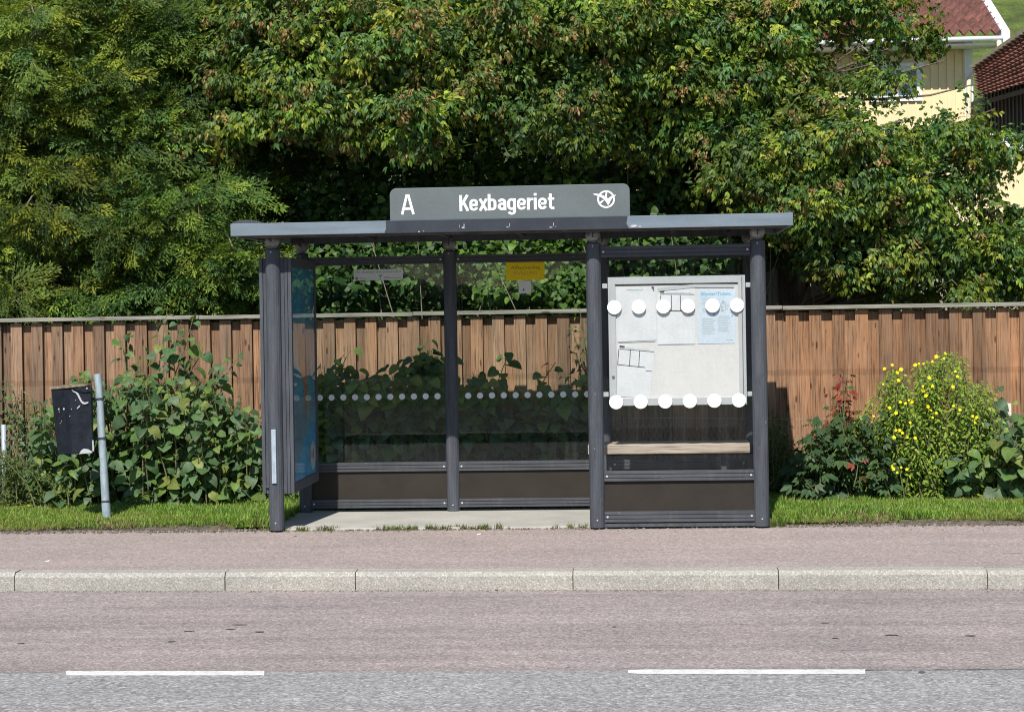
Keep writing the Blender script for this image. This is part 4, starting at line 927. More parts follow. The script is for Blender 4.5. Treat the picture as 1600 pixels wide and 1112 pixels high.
def leaf_tree(name, label, cat, base, trunk_pts, trunk_r, lobes, n, tmpl, cols, mat, seed, per=16, sig=(.12, .12, .06), sc=(.85, 1.3), droop=.35, seeds=None, sfrac=.0, group=None, limb_mat=None, twigs=160, top=None):
    rr = np.random.default_rng(seed); t = thing(name, label, cat, base, group)
    P, d, idx, r_, ck = clumps(rr, n, lobes, per, sig)
    ax_ = d.copy(); ax_[:, 2] = ax_[:, 2]*.5 - droop + rr.normal(0, .25, n); ax_ += rr.normal(0, .35, (n, 3)); ax_[:, 1] -= .15
    nn = np.array([-.05, -.75, .8])+rr.normal(0, .32, (n, 3)); Mx = frames(ax_, nn)
    s = rr.uniform(sc[0], sc[1], n); C = np.array(cols); ci = rr.integers(0, len(C), n)
    cl = np.array([1+.18*math.sin(7.3*i) for i in range(len(lobes))])[idx]
    cv = rr.uniform(.7, 1.35, int(ck.max())+1)[ck]; warm = rr.normal(0, .07, int(ck.max())+1)[ck]
    col = C[ci]*rr.uniform(.75, 1.25, (n, 1))*(cl*cv)[:, None]; col[:, 0] *= 1+warm
    S_ = Scatter(); kind = rr.integers(0, len(tmpl), n)
    sd_ = (rr.random(n) < sfrac) & (r_ > .7) if seeds else np.zeros(n, bool)
    for k, T in enumerate(tmpl): q = (kind == k) & ~sd_; S_.add(T, P[q], Mx[q], s[q], col[q])
    if seeds:
        k2 = rr.integers(0, len(seeds), n)
        for k, T in enumerate(seeds): q = sd_ & (k2 == k); S_.add(T, P[q], Mx[q], s[q], np.array([.115, .175, .036])*rr.uniform(.75, 1.3, (int(q.sum()), 1)))
    S_.build('crown', mat, t)
    b = MB(); b.sm = True
    m = len(trunk_pts); b.tube(trunk_pts, [trunk_r*(1-.55*i/(m-1)) for i in range(m)], 12); b.build('trunk', M['bark'], t)
    b = MB(); b.sm = True; tp = [Vector(p) for p in trunk_pts]
    for l in lobes:
        c = Vector(l[:3]); st = min(tp, key=lambda p: (p-c).length+abs(p.z-(c.z-1.0))*.7)
        mid = st.lerp(c, .5)+Vector((rr.normal(0, .12), rr.normal(0, .12), rr.normal(.05, .1)))
        rad = min(.07, .02+.022*max(l[3:6]))
        b.tube([st, st.lerp(mid, .5)+Vector((rr.normal(0, .05), 0, .05)), mid, mid.lerp(c, .5)+Vector((0, 0, rr.normal(0, .06))), c], [rad, rad*.85, rad*.65, rad*.45, rad*.25], 7, False)
    each(b, 'limb', M['bark'], t)
    b = MB(); ids = rr.choice(n, min(twigs, n), replace=False)
    for i in ids:
        p = Vector(P[i]); c = Vector(lobes[idx[i]][:3]); q = p.lerp(c, rr.uniform(.35, .7)); mm = p.lerp(q, .5)+Vector(rr.normal(0, .05, 3))
        e = p+Vector(ax_[i]).normalized()*.1
        b.tube([q, mm, p, e], [.008, .006, .004, .002], 4, False)
    b.build('twigs', M['twig'], t)['kind'] = 'stuff'
    return t
def lobe(px, py, Y, rx, rz, ry=None):
    c = at(px, py, Y); return (c.x, Y, c.z, rx, ry or rx*.8, rz)
CONC = [(.115, .18, .026), (.09, .16, .028), (.065, .13, .034), (.19, .25, .03)]
lobes = [lobe(-60, 60, 19.3, .7, .7), lobe(60, 60, 19.0, .7, .6), lobe(190, 40, 19.1, .7, .6), lobe(20, 190, 18.8, .6, .5), lobe(140, 160, 18.9, .6, .5),
         lobe(60, 300, 18.7, .6, .45), lobe(170, 250, 18.75, .5, .4), lobe(-30, 400, 18.6, .6, .5), lobe(80, 400, 18.7, .55, .35), lobe(20, 470, 18.2, .25, .2), lobe(130, 440, 18.9, .6, .35),
         lobe(-200, 200, 19.4, 1, 1.2), lobe(-200, 420, 19.4, 1, .8), lobe(60, -160, 19.8, 1.4, .9), lobe(-200, -200, 20, 1.6, 1.2), lobe(60, 200, 20.0, 1.3, 1.2), lobe(100, 430, 20.1, 1.3, .9), lobe(80, -420, 20.2, 1.3, 1.1)]
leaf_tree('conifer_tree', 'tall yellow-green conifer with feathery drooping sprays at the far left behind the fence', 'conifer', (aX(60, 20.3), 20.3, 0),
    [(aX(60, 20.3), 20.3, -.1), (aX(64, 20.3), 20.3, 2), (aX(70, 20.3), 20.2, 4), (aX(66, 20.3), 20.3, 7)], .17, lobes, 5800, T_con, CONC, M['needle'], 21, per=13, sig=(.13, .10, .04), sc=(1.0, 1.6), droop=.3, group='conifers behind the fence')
lobes = [lobe(270, 70, 19.2, .55, .55), lobe(330, 60, 19.5, .5, .5), lobe(240, 190, 19.0, .45, .4), lobe(290, 300, 18.7, .5, .35), lobe(230, 330, 18.7, .45, .35),
         lobe(320, 270, 18.9, .3, .25), lobe(370, 395, 18.7, .38, .28), lobe(420, 410, 18.9, .3, .22), lobe(230, 440, 18.9, .5, .28), lobe(320, 425, 19.0, .5, .3),
         lobe(390, 290, 19.4, .22, .18), lobe(300, 180, 20.3, 1.0, 1.1), lobe(300, 420, 20.2, 1.1, .8), lobe(260, -140, 19.9, 1.0, .9), lobe(300, -400, 20.3, 1.1, 1.1)]
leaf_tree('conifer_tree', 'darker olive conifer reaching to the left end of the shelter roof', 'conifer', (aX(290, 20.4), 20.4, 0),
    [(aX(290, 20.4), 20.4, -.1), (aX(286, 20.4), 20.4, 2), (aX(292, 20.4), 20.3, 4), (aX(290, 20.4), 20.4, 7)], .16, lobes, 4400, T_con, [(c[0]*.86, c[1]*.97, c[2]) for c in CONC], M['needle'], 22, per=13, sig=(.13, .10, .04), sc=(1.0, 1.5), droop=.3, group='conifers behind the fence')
MAPC = [(.12, .20, .032), (.185, .26, .034), (.07, .15, .036), (.25, .285, .036), (.10, .185, .06)]
MG = 'maples behind the fence'
lobes = [lobe(440, 30, 18.8, .45, .38), lobe(545, 40, 18.5, .5, .42), lobe(650, 50, 18.5, .5, .38), lobe(715, 105, 18.5, .3, .28), lobe(470, 110, 18.5, .45, .26), lobe(580, 115, 18.3, .42, .26),
         lobe(410, 165, 18.5, .22, .14), lobe(500, 165, 18.4, .28, .15), lobe(640, 165, 18.3, .25, .2), lobe(655, 195, 18.3, .13, .09), lobe(385, 100, 18.7, .25, .2), lobe(690, 170, 18.5, .25, .14),
         lobe(340, 190, 18.8, .22, .14), lobe(560, 190, 18.8, .3, .12), lobe(420, -120, 19.2, .9, .6), lobe(600, -120, 19.0, .9, .6), lobe(500, 60, 19.7, 1.1, .7), lobe(520, -360, 19.7, 1.3, .9), lobe(680, 30, 19.6, .9, .7)]
leaf_tree('maple_tree', 'maple with drooping clusters of reddish seeds above the left end of the name sign', 'maple', (aX(560, 20.8), 20.8, 0),
    [(aX(560, 20.8), 20.8, -.1), (aX(570, 20.8), 20.7, 1.8), (aX(556, 20.7), 20.5, 3.4), (aX(540, 20.6), 20.3, 5.2), (aX(535, 20.5), 20.2, 7)], .13, lobes, 4300, T_map, MAPC, M['leaf'], 31, sc=(.76, 1.12), per=15, sig=(.105, .09, .04), seeds=T_seed, sfrac=.46, group=MG)
lobes = [lobe(790, 30, 18.6, .45, .4), lobe(900, 20, 18.6, .5, .38), lobe(1010, 40, 18.7, .5, .4), lobe(1100, 30, 18.9, .45, .38), lobe(800, 130, 18.5, .32, .24), lobe(885, 150, 18.4, .3, .26), lobe(960, 120, 18.6, .42, .3),
         lobe(1060, 130, 18.7, .4, .3), lobe(1130, 120, 18.7, .35, .3), lobe(890, 195, 18.4, .2, .1), lobe(760, 150, 18.5, .2, .16), lobe(1000, 200, 18.9, .3, .16), lobe(1110, 200, 18.8, .3, .2),
         lobe(830, -120, 19.2, .9, .6), lobe(1030, -120, 19.2, .9, .6), lobe(920, 60, 19.8, 1.2, .75), lobe(940, -360, 19.8, 1.4, .9), lobe(1080, 90, 19.8, .8, .7)]
leaf_tree('maple_tree', 'maple leaning over the middle of the shelter roof and the sign emblem', 'maple', (aX(1020, 20.9), 20.9, 0),
    [(aX(1020, 20.9), 20.9, -.1), (aX(985, 20.9), 20.7, 1.9), (aX(940, 20.8), 20.6, 2.8), (aX(900, 20.7), 20.5, 4.2), (aX(890, 20.6), 20.4, 6.5)], .13, lobes, 4500, T_map, MAPC, M['leaf'], 32, sc=(.76, 1.12), per=15, sig=(.105, .09, .04), seeds=T_seed, sfrac=.26, group=MG)
lobes = [lobe(1200, 40, 18.9, .4, .36), lobe(1280, 10, 19.0, .4, .2), lobe(1370, 5, 19.0, .36, .18), lobe(1430, 15, 19.1, .22, .2), lobe(1455, 40, 19.1, .12, .1), lobe(1170, 220, 18.6, .36, .3), lobe(1220, 130, 18.8, .32, .28),
         lobe(1250, 210, 18.6, .36, .26), lobe(1340, 230, 18.5, .42, .3), lobe(1420, 205, 18.5, .34, .2), lobe(1500, 190, 18.5, .26, .16), lobe(1555, 170, 18.6, .2, .1), lobe(1180, 290, 18.5, .36, .2), lobe(1270, 310, 18.5, .45, .28),
         lobe(1370, 320, 18.6, .42, .28), lobe(1450, 290, 18.6, .36, .26), lobe(1520, 270, 18.7, .22, .22), lobe(1320, 385, 18.7, .34, .17), lobe(1400, 390, 18.7, .42, .22), lobe(1490, 375, 18.7, .38, .25), lobe(1560, 380, 18.8, .36, .2), lobe(1548, 225, 18.7, .2, .14), lobe(1570, 320, 18.7, .22, .16),
         lobe(1345, 70, 18.8, .09, .06), lobe(1410, 66, 18.8, .1, .05), lobe(1388, 118, 18.7, .13, .10), lobe(1365, 100, 18.6, .08, .07), lobe(1275, 115, 18.8, .14, .14), lobe(1300, 168, 18.7, .3, .08), lobe(1475, 95, 18.8, .05, .08), lobe(1530, 130, 18.8, .09, .08),
         lobe(1240, -110, 19.4, .8, .4), lobe(1380, -130, 19.4, .7, .3), lobe(1320, 330, 19.6, 1.0, .65), lobe(1440, 410, 19.6, .9, .35), lobe(1190, 260, 19.7, .6, .8), lobe(1580, 420, 18.9, .3, .16), lobe(1460, 435, 18.5, .5, .1), lobe(1350, 425, 18.6, .3, .06)]
leaf_tree('maple_tree', 'wide maple at right whose low branches hang in front of the yellow house', 'maple', (aX(1240, 20.4), 20.4, 0),
    [(aX(1225, 20.4), 20.4, -.1), (aX(1232, 20.4), 20.3, 1.5), (aX(1228, 20.2), 20.0, 2.6), (aX(1243, 19.6), 19.3, 3.6), (aX(1262, 19.4), 19.2, 4.4), (aX(1268, 19.4), 19.2, 5.6)], .12, lobes, 6300, T_map, MAPC, M['leaf'], 33, sc=(.70, 1.04), per=15, sig=(.105, .09, .04), seeds=T_seed, sfrac=.18, group=MG)
# dark undergrowth behind the fence : one mass of shrubs and vines per stretch
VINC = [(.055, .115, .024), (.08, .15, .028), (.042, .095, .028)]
def thicket(label, base, lobes, n, seed, name='garden_shrub', cols=VINC, tm=T_heart, sc=(.04, .085)):
    rr = np.random.default_rng(seed); t = thing(name, label, 'shrub', base, 'shrubs behind the fence')
    P, d, idx, r_ = shell_pts(rr, n, lobes, (.3, 1.0))
    ax_ = d+rr.normal(0, .6, (n, 3)); ax_[:, 2] -= .45; nn = np.array([0, -.7, .7])+rr.normal(0, .45, (n, 3)); Mx = frames(ax_, nn)
    C = np.array(cols); col = C[rr.integers(0, len(C), n)]*rr.uniform(.7, 1.3, (n, 1)); s = rr.uniform(*sc, n); k_ = rr.integers(0, len(tm), n)
    S_ = Scatter()
    for k, T in enumerate(tm): q = k_ == k; S_.add(T, P[q], Mx[q], s[q], col[q])
    S_.build('foliage', M['leaf'], t)
    b = MB(); b.sm = True
    for i in range(12):
        l = lobes[rr.integers(0, len(lobes))]; x = l[0]+rr.normal(0, l[3]*.5); x2 = x+rr.normal(0, .35); y = l[1]+rr.normal(0, .2)
        b.tube([(x, y, 0), ((x+x2)/2+rr.normal(0, .06), y-.05, l[2]*.6), (x2, y-.1, l[2]+l[5]*rr.uniform(.1, .8))], [.008, .006, .003], 5, False)
    each(b, 'stem', M['twig'], t); return t
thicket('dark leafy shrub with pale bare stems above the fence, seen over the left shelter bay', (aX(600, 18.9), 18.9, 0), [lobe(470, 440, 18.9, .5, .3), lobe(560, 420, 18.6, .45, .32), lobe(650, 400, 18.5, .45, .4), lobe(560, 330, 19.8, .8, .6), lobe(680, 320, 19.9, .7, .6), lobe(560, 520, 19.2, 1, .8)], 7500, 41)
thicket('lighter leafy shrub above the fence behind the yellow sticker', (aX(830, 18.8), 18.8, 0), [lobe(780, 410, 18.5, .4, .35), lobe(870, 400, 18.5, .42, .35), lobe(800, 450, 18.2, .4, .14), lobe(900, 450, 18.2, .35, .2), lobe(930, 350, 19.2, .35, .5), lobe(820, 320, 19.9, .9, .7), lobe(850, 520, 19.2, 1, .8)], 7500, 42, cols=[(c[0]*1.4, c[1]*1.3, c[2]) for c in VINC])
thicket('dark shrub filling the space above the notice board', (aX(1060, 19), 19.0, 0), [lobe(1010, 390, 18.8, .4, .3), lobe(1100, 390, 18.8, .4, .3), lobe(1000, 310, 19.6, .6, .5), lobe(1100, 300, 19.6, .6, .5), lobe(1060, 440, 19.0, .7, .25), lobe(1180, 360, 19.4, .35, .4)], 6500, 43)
# far dark mass of trees closing the view
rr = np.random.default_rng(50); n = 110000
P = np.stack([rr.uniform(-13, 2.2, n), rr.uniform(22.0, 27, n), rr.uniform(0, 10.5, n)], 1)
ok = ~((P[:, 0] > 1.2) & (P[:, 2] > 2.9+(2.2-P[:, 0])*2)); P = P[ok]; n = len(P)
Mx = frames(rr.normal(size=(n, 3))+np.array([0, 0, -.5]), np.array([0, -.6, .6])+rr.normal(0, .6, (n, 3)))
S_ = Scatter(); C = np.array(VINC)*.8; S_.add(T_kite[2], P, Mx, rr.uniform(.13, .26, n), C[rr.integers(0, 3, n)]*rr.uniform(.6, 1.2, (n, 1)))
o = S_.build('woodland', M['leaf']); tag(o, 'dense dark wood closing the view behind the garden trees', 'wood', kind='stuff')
rr = np.random.default_rng(51); n = 16000
P = np.stack([rr.uniform(3, 16, n), rr.uniform(46, 56, n), rr.uniform(0, 1, n)], 1); P[:, 2] = P[:, 2]*(6.6+.8*np.sin(P[:, 0]*1.3))
Mx = frames(rr.normal(size=(n, 3)), np.array([0, -.6, .6])+rr.normal(0, .6, (n, 3)))
S_ = Scatter(); S_.add(T_kite[2], P, Mx, rr.uniform(.3, .6, n), (np.array(VINC)*1.0)[rr.integers(0, 3, n)]*rr.uniform(.7, 1.4, (n, 1)))
o = S_.build('hillside_bushes', M['leaf']); tag(o, 'green bushes at the foot of the meadow behind the houses', 'bushes', kind='stuff')
# bare tree trunk seen over the right part of the fence
tt = thing('dead_trunk', 'thick grey tree trunk cut off just above the fence cap at right', 'tree trunk', (aX(1500, 19.2), 19.2, 0))
b = MB(); b.sm = True; c = at(1500, 440, 19.2); b.tube([(c.x, 19.2, -.1), (c.x+.01, 19.2, 1.3), (c.x-.01, 19.2, c.z+.1)], [.16, .13, .12], 16); b.build('trunk', M['bark'], tt)

# ---------------------------------------------------------------- shrubs in front of the fence
def shrub(name, label, cat, sil, nst, tmpl, size, gap, cols, Y=(17.0, 17.5), seed=1, fixed=(), lean=.12, group=None, hmin=.25, pet=.05, up=.8, fill=None, mat='leaf', side=1.0, tall=.35):
    rr = np.random.default_rng(seed); cx = sum(p[0] for p in sil)/len(sil); t = thing(name, label, cat, (aX(cx, 17.2, 780), 17.2, 0.02), group)
    P = []; D = []; Nn = []; Sz = []; b = MB(); b.sm = True
    xs = [p[0] for p in sil]; ys = [p[1] for p in sil]; stems = []
    for i in range(nst):
        y = rr.uniform(*Y); px = rr.uniform(xs[0], xs[-1]); top = aZ(px, float(np.interp(px, xs, ys)), y)
        h = top*(1.0 if rr.random() < tall else rr.uniform(hmin, 1.0)) + rr.normal(0, .015)
        X = aX(px, y, 600); bx = X+rr.normal(0, lean); yb = y+.1+rr.normal(0, .05)
        stems.append([Vector((bx, yb, 0)), Vector((bx*.6+X*.4+rr.normal(0, .03), yb, h*.45)), Vector((X*.8+bx*.2, y, h*.8)), Vector((X+rr.normal(0, .03), y-rr.uniform(0, .12), max(h, .06)))])
    for f in fixed:
        yf = f[0]; stems.append([at(px, py, yf) for px, py in f[1]])
    for si, st in enumerate(stems):
        b.tube(st, [.007, .006, .0045, .003][:len(st)] if len(st) == 4 else [.007*(1-.6*i/(len(st)-1)) for i in range(len(st))], 5, False)
        L = sum((st[i+1]-st[i]).length for i in range(len(st)-1)); d0 = 0; ph = rr.uniform(0, 6.28); k = 0
        s = .06+rr.uniform(0, gap)
        while s < L:
            r_ = s; j = 0
            while j < len(st)-2 and r_ > (st[j+1]-st[j]).length: r_ -= (st[j+1]-st[j]).length; j += 1
            seg = st[j+1]-st[j]; p = st[j]+seg*min(1, r_/seg.length); ph += 2.4+rr.normal(0, .3)
            out = np.array([math.cos(ph)*side, math.sin(ph)*.8-.25, .0]); out /= np.linalg.norm(out)
            pt_ = np.array(p)+out*pet+np.array([0, 0, pet*.3]); fr_ = s/L; sz = rr.uniform(*size)*(1.0 if fr_ < .85 else .75)
            dd = out+np.array([0, 0, -.15-rr.uniform(0, .6)]); nn = np.array([0, -.45, up])+rr.normal(0, .28, 3)
            P.append(pt_); D.append(dd); Nn.append(nn); Sz.append(sz)
            if pet > .03: b.tube([p, tuple(pt_)], .0015, 3, False)
            s += gap*rr.uniform(.7, 1.3); k += 1
    P, D, Nn, Sz = np.array(P), np.array(D), np.array(Nn), np.array(Sz); n = len(P); C = np.array(cols)
    col = C[rr.integers(0, len(C), n)]*rr.uniform(.75, 1.25, (n, 1)); kk = rr.integers(0, len(tmpl), n); Mx = frames(D, Nn); S_ = Scatter()
    for k, T in enumerate(tmpl): q = kk == k; S_.add(T, P[q], Mx[q], Sz[q], col[q])
    S_.build('foliage', M[mat], t); b.build('stems', M['stem'], t)['kind'] = 'stuff'; return t, P
BIG = [(.10, .18, .07), (.12, .205, .062), (.08, .15, .066), (.15, .23, .055), (.11, .17, .09), (.10, .18, .07), (.08, .15, .06), (.20, .24, .06)]
SG = 'broad leaved shrubs in front of the fence'
shrub('broad_leaved_shrub', 'tall broad leaved shrub with arching stems left of the shelter, behind the litter bin', 'shrub',
    [(60, 640), (95, 610), (130, 585), (165, 605), (195, 585), (250, 590), (290, 580), (320, 600), (350, 615), (385, 635)], 115, T_heart, (.045, .135), .05, BIG, Y=(16.5, 17.45), seed=61, group=SG, tall=.45, hmin=.12,
    fixed=[(17.0, [(240, 690), (222, 620), (230, 565), (226, 540)]), (17.05, [(310, 690), (322, 620), (340, 590), (345, 560)]), (17.1, [(275, 690), (276, 610), (270, 550), (283, 505)]), (17.2, [(262, 700), (244, 640), (250, 560), (262, 478)]), (17.15, [(265, 700), (268, 600), (290, 540), (303, 492)]), (17.2, [(205, 650), (198, 590), (193, 545), (182, 520)]), (17.2, [(300, 680), (330, 620), (360, 575), (378, 548)]),
           (17.15, [(330, 700), (350, 660), (375, 640), (392, 648)]), (17.25, [(215, 650), (196, 560), (195, 530), (205, 522)]), (17.2, [(290, 650), (285, 600), (310, 560), (312, 535)])])
shrub('broad_leaved_shrub', 'leafy green shrub in shade between the chain link fence and the shelter poster case', 'shrub',
    [(345, 690), (365, 650), (385, 670), (405, 640), (418, 660), (440, 700), (470, 690)], 44, T_heart, (.06, .1), .055, [(c[0]*1.2, c[1]*1.2, c[2]) for c in BIG], seed=62, group=SG)
shrub('broad_leaved_shrub', 'broad leaved shrub behind the left rear glass pane of the shelter', 'shrub',
    [(490, 590), (515, 560), (545, 575), (570, 600), (600, 580), (640, 565), (670, 545), (700, 560)], 100, T_heart, (.09, .155), .055, BIG, Y=(17.25, 17.62), seed=63, group=SG, fixed=[(17.45, [(660, 680), (655, 610), (662, 560), (668, 522)]), (17.45, [(530, 700), (520, 620), (535, 570), (548, 545)])])
shrub('broad_leaved_shrub', 'broad leaved shrub behind the middle rear glass pane of the shelter', 'shrub',
    [(705, 610), (730, 580), (755, 590), (775, 600), (800, 605), (840, 640), (870, 625), (900, 590), (925, 580)], 95, T_heart, (.09, .155), .055, BIG, Y=(17.25, 17.62), seed=64, group=SG, fixed=[(17.45, [(760, 680), (765, 630), (782, 585), (795, 550)]), (17.45, [(820, 680), (835, 620), (855, 585), (868, 566)])])
shrub('vine', 'small leafy climber hanging over the fence cap beside the middle front post', 'vine', [(885, 470), (900, 480), (925, 470)], 3, T_kite, (.05, .07), .045, BIG, Y=(17.5, 17.6), seed=65,
    fixed=[(17.55, [(915, 800), (917, 600), (912, 520), (905, 480)]), (17.55, [(915, 560), (900, 535), (895, 515), (885, 512)]), (17.55, [(912, 620), (905, 575), (915, 540), (918, 500)])])
shrub('low_shrub', 'low yellow-green small leaved shrub at the left edge below the chain link fence', 'shrub', [(-60, 700), (0, 700), (40, 720), (80, 740), (110, 760)], 90, T_kite, (.03, .05), .022, [(.12, .17, .025), (.09, .14, .025), (.07, .12, .03)], Y=(16.6, 17.1), seed=66, pet=.012)
shrub('low_shrub', 'dark small leaved shrub behind the grey end post at the left edge', 'shrub', [(-80, 580), (0, 580), (25, 610), (55, 625), (75, 650)], 60, T_kite, (.05, .08), .035, BIG, Y=(17.3, 17.55), seed=67, pet=.02)
shrub('low_shrub', 'bright green small leaved weeds right beside the left front post', 'shrub', [(345, 770), (375, 745), (400, 730), (420, 750), (470, 760)], 50, T_kite, (.035, .06), .03, [(.12, .2, .03), (.09, .16, .03)], Y=(16.85, 17.0), seed=68, pet=.015)
shrub('low_shrub', 'shaded small leaved shrub right beside the right front post of the shelter', 'shrub', [(1185, 655), (1205, 650), (1222, 645), (1238, 690), (1262, 740)], 48, T_kite, (.035, .06), .028, [(.05, .1, .022), (.08, .15, .022)], Y=(16.9, 17.4), seed=69, pet=.015)
shrub('maple_sapling', 'dark green maple seedlings with lobed leaves between the right post and yellow flowers', 'sapling', [(1250, 690), (1275, 670), (1300, 650), (1330, 660), (1360, 650), (1390, 700)], 85, T_palm, (.07, .13), .052, [(.055, .11, .045), (.07, .125, .042)], Y=(16.5, 17.4), seed=70)
RED = [(.30, .045, .035), (.24, .06, .03), (.34, .09, .05), (.16, .06, .03)]
shrub('red_sapling', 'young maple sapling with dusty red leaves before the brown fence at right', 'sapling', [(1268, 670), (1290, 640), (1316, 595), (1340, 635), (1358, 668)], 8, T_palm, (.055, .095), .05, RED+[(.09, .07, .02), (.07, .11, .03), (.06, .12, .04)], Y=(16.85, 17.1), seed=71, hmin=.85,
    fixed=[(17.2, [(1312, 760), (1316, 680), (1312, 620), (1314, 572)]), (17.2, [(1335, 740), (1330, 670), (1325, 625), (1322, 590)]), (16.6, [(1334, 760), (1338, 745), (1340, 730), (1342, 715)]), (16.7, [(1325, 690), (1318, 650), (1322, 610), (1320, 585)]), (17.2, [(1285, 700), (1272, 670), (1266, 660), (1268, 650)])], lean=.05)
YFC = [(.23, .34, .035), (.18, .29, .035), (.29, .38, .045)]
t, P = shrub('flowering_shrub', 'bushy cinquefoil with small yellow flowers against the fence at right', 'flowering shrub', [(1368, 700), (1382, 592), (1400, 572), (1414, 610), (1432, 580), (1450, 564), (1482, 550), (1503, 560), (1516, 600), (1540, 602), (1562, 650)], 250, T_kite, (.032, .058), .0145, YFC, Y=(16.6, 17.4), seed=72, pet=.028, lean=.28, hmin=.25, tall=.35, up=.5)
fl = [(1382,576),(1394,570),(1408,577),(1402,582),(1430,570),(1436,568),(1443,568),(1457,565),(1463,557),(1477,552),(1452,590),(1442,603),(1457,603),(1420,625),(1425,628),(1415,630),(1390,637),(1400,645),(1407,628),(1455,641),(1457,652),(1463,645),(1450,635),(1447,618),(1442,610),(1489,604),(1496,588),(1493,580),(1520,650),(1524,660),(1400,672),(1406,672),(1410,676),(1418,683),(1430,684),(1397,683),(1365,650),(1396,732),(1402,738),(1408,730),(1417,733),(1393,728),(1490,634),(1475,560),(1422,660),(1500,640),(1526,652),(1380,600),(1404,594)]
petals = T_join([T_xf(kite(1, .85, .1, .05, .55), rotz(k*2*math.pi/5), (0, 0, 0)) for k in range(5)])
rr = np.random.default_rng(9)
for (px, py) in fl:
    c = at(px, py, 16.42+rr.uniform(0, .1)); S_ = Scatter(); S_.add(petals, np.array([c[:]]), frames(np.array([[rr.normal(0, .3), .5, 1.]]), np.array([[rr.normal(0, .35), -1, .35+rr.normal(0, .3)]])), np.array([rr.uniform(.011, .021)]), np.array([[.85, .68, .02]])); S_.build('flower', M['petal'], t)
shrub('broad_leaved_shrub', 'broad leaved shrub at the right edge below the white plate', 'shrub', [(1465, 720), (1490, 690), (1520, 660), (1550, 640), (1575, 660), (1610, 640), (1680, 640)], 90, T_heart, (.06, .13), .055, BIG, Y=(16.5, 17.4), seed=73, group=SG,
    fixed=[(17.1, [(1570, 720), (1560, 670), (1550, 630), (1560, 602)]), (17.1, [(1600, 720), (1605, 680), (1600, 640), (1600, 625)])])
shrub('low_shrub', 'pale grey-green scrubby plant between yellow flowers and the right edge shrub', 'shrub', [(1480, 690), (1530, 670), (1570, 680)], 26, T_kite, (.04, .07), .03, [(.13, .16, .08), (.1, .13, .06)], Y=(16.9, 17.1), seed=74, pet=.01)
shrub('low_shrub', 'low lobed bright green seedlings in the grass under the red leaves', 'seedlings', [(1240, 768), (1262, 762), (1280, 772)], 8, T_palm, (.05, .08), .05, [(.16, .26, .04)], Y=(16.75, 16.9), seed=75)

# ---------------------------------------------------------------- grass
def blade(rr):
    h = rr.uniform(.5, 1.2); a = rr.uniform(0, 6.28); l = rr.uniform(.1, .6); w_ = .07; c, s = math.cos(a), math.sin(a); o = rr.normal(0, .22, 2)
    V = np.array([[-w_*s, w_*c, 0], [w_*s, -w_*c, 0], [w_*s*.7+l*c*.35, -w_*c*.7+l*s*.35, h*.6], [-w_*s*.7+l*c*.35, w_*c*.7+l*s*.35, h*.6], [l*c, l*s, h], [l*c+.01, l*s, h]]); V[:, :2] += o
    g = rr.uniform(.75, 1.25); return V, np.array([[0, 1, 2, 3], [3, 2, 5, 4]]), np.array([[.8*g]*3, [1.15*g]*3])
rr = np.random.default_rng(77); T_g = [T_join([blade(rr) for _ in range(9)]) for _ in range(8)]
def gn(x, y): return np.sin(x*2.1+np.sin(y*3.3))*.5+np.sin(x*5.7+y*4.1)*.3+np.sin(x*11.3-y*7)*.2
def grass(name, label, x0, x1, y0, y1, n, h, seed, cols, dens=True, edge=.3):
    rr = np.random.default_rng(seed); P = np.stack([rr.uniform(x0, x1, n), rr.uniform(y0, y1, n), np.zeros(n)], 1)
    if dens:
        e = (P[:, 1]-y0)/edge+gn(P[:, 0], P[:, 1])*.8; keep = rr.random(n) < np.clip(e, .05, 1); P = P[keep]; n = len(P)
    P[:, 2] = .018; Mx = frames(np.stack([np.cos(a := rr.uniform(0, 6.28, n)), np.sin(a), 0*a], 1), np.tile([0, 0, 1.], (n, 1))+rr.normal(0, .1, (n, 3)))
    g = gn(P[:, 0]*.7, P[:, 1]*1.3); C = np.array(cols); straw = rr.random(n) < (np.clip(.75-(P[:, 1]-y0)/.45+.5*gn(P[:, 0]*2, P[:, 1]*2), .07, .8) if dens else .1); i = np.clip(((g+1)/2*len(C)+rr.normal(0, .8, n)).astype(int), 0, len(C)-1)
    s = rr.uniform(*h, n)*(1+.3*g)*(np.clip((P[:, 1]-y0)/.5+.45, .45, 1) if dens else 1); S_ = Scatter(); k_ = rr.integers(0, len(T_g), n); col = C[i]*rr.uniform(.75, 1.25, (n, 1)); col[straw] = np.array([.36, .33, .13])*rr.uniform(.6, 1.1, (int(straw.sum()), 1))
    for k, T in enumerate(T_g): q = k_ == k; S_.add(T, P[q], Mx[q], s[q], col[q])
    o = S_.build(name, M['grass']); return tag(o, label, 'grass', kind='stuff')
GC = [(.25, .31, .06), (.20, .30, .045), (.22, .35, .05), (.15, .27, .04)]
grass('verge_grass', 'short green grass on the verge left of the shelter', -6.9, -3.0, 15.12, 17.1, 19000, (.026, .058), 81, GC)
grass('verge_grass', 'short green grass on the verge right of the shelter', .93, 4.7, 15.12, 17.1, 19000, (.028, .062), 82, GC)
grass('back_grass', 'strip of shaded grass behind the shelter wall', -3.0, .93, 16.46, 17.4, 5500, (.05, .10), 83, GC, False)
grass('side_grass', 'grass beside the left shelter floor under the poster case', -3.3, -2.99, 15.2, 16.5, 900, (.04, .08), 86, GC, False)
